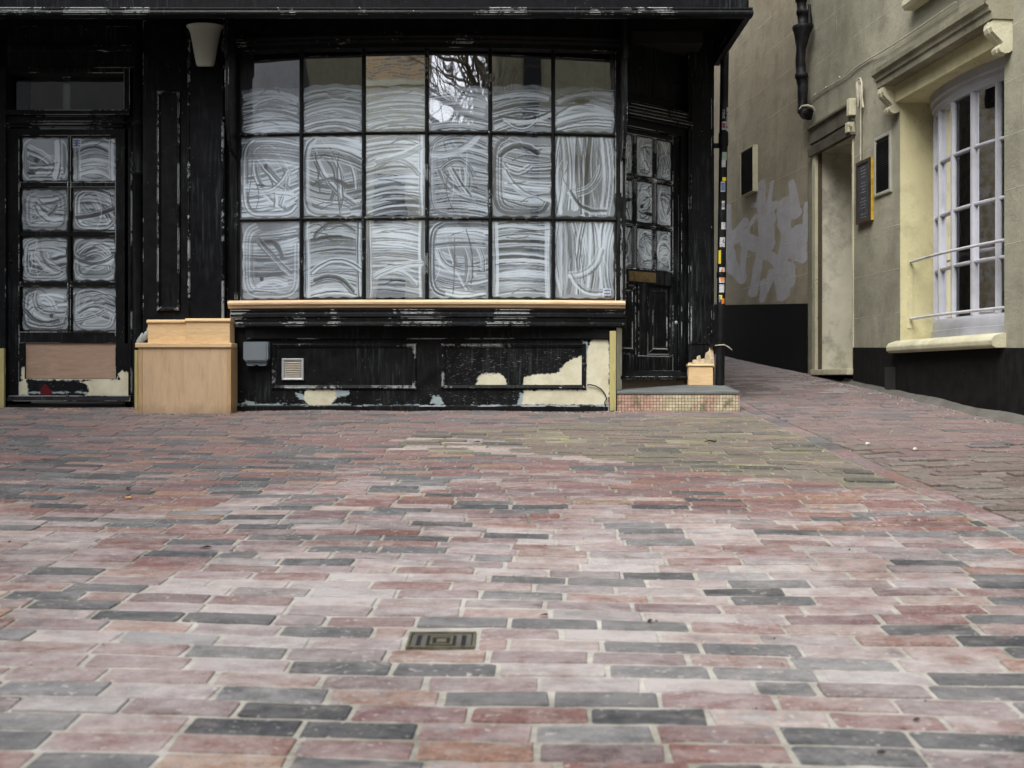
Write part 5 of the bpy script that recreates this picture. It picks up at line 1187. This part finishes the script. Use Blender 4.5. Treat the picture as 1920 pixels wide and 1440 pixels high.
def limb(p, d, L, r_, dep):
    q_ = p; pts = [p]
    for i in range(3): d = (d + Vector((rt.gauss(0,.12), rt.gauss(0,.12), rt.gauss(0,.06)))).normalized(); q_ = q_ + d*(L/3); pts.append(q_)
    br.tube([tuple(v) for v in pts], [r_, r_*.85, r_*.7, r_*.55], 6 if dep < 2 else 4, caps=False)
    if dep < 6:
        for k in range(rt.choice([2, 3, 3])): 
            nd = (d + Vector((rt.gauss(0,.36), rt.gauss(0,.5), rt.gauss(.2,.3)))).normalized(); limb(pts[rt.choice([2,3])], nd, L*rt.uniform(.6,.85), r_*.55, dep+1)
b.tube([(0,0,-1), (0.1,0,2), (.05,.1,4)], [.24,.2,.17], 10); b.build('trunk', M['bark'], tr)
for k in range(11): limb(Vector((.05,.1,2.8+.2*k)), Vector((rt.gauss(0,.24), rt.gauss(0,.4), 1)).normalized(), 2.9, .14, 0)
br.build('crown', M['bark'], tr)

# grit and crumbs swept against the walls
b = MB(); rg_ = random.Random(3)
def crumb(x, y, s):
    z = gz(x, y) + .001; a = rg_.random()*3; pts = [(math.cos(a+q)*s*rg_.uniform(.6,1.2), math.sin(a+q)*s*rg_.uniform(.6,1.2)) for q in (0, 1.5, 3.1, 4.6)]
    b._add([(x+p[0], y+p[1], z-.003) for p in pts]+[(x+p[0]*.5, y+p[1]*.5, z+s*rg_.uniform(.4,.9)) for p in pts], [(4,5,6,7)]+[(i, (i+1) % 4, (i+1) % 4+4, i+4) for i in range(4)])
for _ in range(420):
    x = rg_.uniform(-3.7, 1.1); y0_ = 7.2 if x < -2.75 else (6.86 if x < -1.95 else 7.0); crumb(x, y0_-.01-abs(rg_.gauss(0, .05)), rg_.uniform(.002, .007))
for _ in range(420): y = rg_.uniform(5.2, 10); crumb(wall_x(y)-.07-abs(rg_.gauss(0, .12)), y, rg_.uniform(.002, .008))
for _ in range(700): crumb(rg_.uniform(-3.4, 3.0), rg_.uniform(1.8, 6.9), rg_.uniform(.0012, .0045))
m_ = NT('grit_mix'); wn = m_.t.nodes.new('ShaderNodeTexNoise'); wn.inputs['Scale'].default_value = 9; m_.set(wn.inputs['Vector'], m_.coord('Position'))
o = b.build('grit', m_.fin(m_.mix(m_.ramp(wn.outputs[0], .45, .55), (.05,.045,.04), (.45,.42,.36)), .9)); tag(o, kind='stuff')
# ------------------------------------------------------------------ litter on the paving
def litter(px, py, kind, label, ang=0, s=1.0):
    x, y = gpt(px, py); b = MB()
    if kind == 'leaf':
        pts = [(-.022,0,.001),(-.010,.009,.006),(.008,.010,.009),(.024,.002,.004),(.010,-.008,.010),(-.010,-.008,.005)]; vs = [tuple(q*s for q in p) for p in pts]; vs += [(p[0], p[1], p[2]+.0015) for p in vs]
        b._add(vs, [(0,1,2,3,4,5),(6,11,10,9,8,7)]+[(i, (i+1) % 6, (i+1) % 6+6, i+6) for i in range(6)]); m_, nm, cat = 'leaf', 'dead_leaf', 'leaf'
    elif kind == 'twig': b.tube([(-.05*s,0,.006),(0,.012*s,.012),(.035*s,0,.006),(.06*s,.02*s,.01)], [.002,.004,.004,.002], 6); m_, nm, cat = 'leaf', 'twig', 'twig'
    elif kind == 'butt': b.tube([(-.013,0,.004),(.013,0,.004)], .004, 10); m_, nm, cat = 'butt', 'cigarette_butt', 'cigarette butt'
    else:
        b.tube([(-.010*s,0,.003),(-.004*s,.002,.006*s),(.006*s,.001,.005*s),(.012*s,0,.002)], [.003*s,.009*s,.008*s,.003*s], 6); m_, nm, cat = 'chip', 'stone_chip', 'stone chip'
    thing(nm, b, M[m_], label, cat, (x, y, gz(x, y)+.004), R(ang))
litter(1332, 831, 'twig', 'curled dark twig below the right end of the tiled step', 20, .8)
litter(893, 832, 'leaf', 'small dark curled leaf beside the broken bricks, in front of the bow window', 30)
litter(385, 1031, 'leaf', 'dark leaf on the pink bricks in the left foreground', 10, .8)
litter(241, 917, 'leaf', 'black leaf on a grey brick just above the cigarette butt', 80, .8)
litter(241, 935, 'butt', 'orange cigarette butt on the bricks at left, left of the plywood box', 0)
litter(1020, 1158, 'leaf', 'tiny dark crumb of leaf right of the drain grate', 0, .45)
litter(1219, 1167, 'leaf', 'tiny dark leaf further right of the drain grate', 50, .5)
litter(1719, 1354, 'leaf', 'dark leaf scrap on the bricks in the lower right corner', 20, .35)
litter(1652, 1420, 'leaf', 'brown leaf scrap nearest the bottom edge of the paving', 0, .35)
litter(1702, 742, 'chip', 'pale stone chip by the wall, farthest one under the window', 0, 1.4)
litter(1820, 772, 'chip', 'pale stone chip on the cement strip under the window sill end', 40, 1.3)
litter(1834, 770, 'leaf', 'brown crumpled leaf on the cement strip under the window', 0, .9)
litter(1627, 836, 'chip', 'pale stone chip on the red bricks, left one of two', 0, 1.1)
litter(1716, 846, 'chip', 'pale stone chip on the red bricks, right one of two', 20, 1.1)
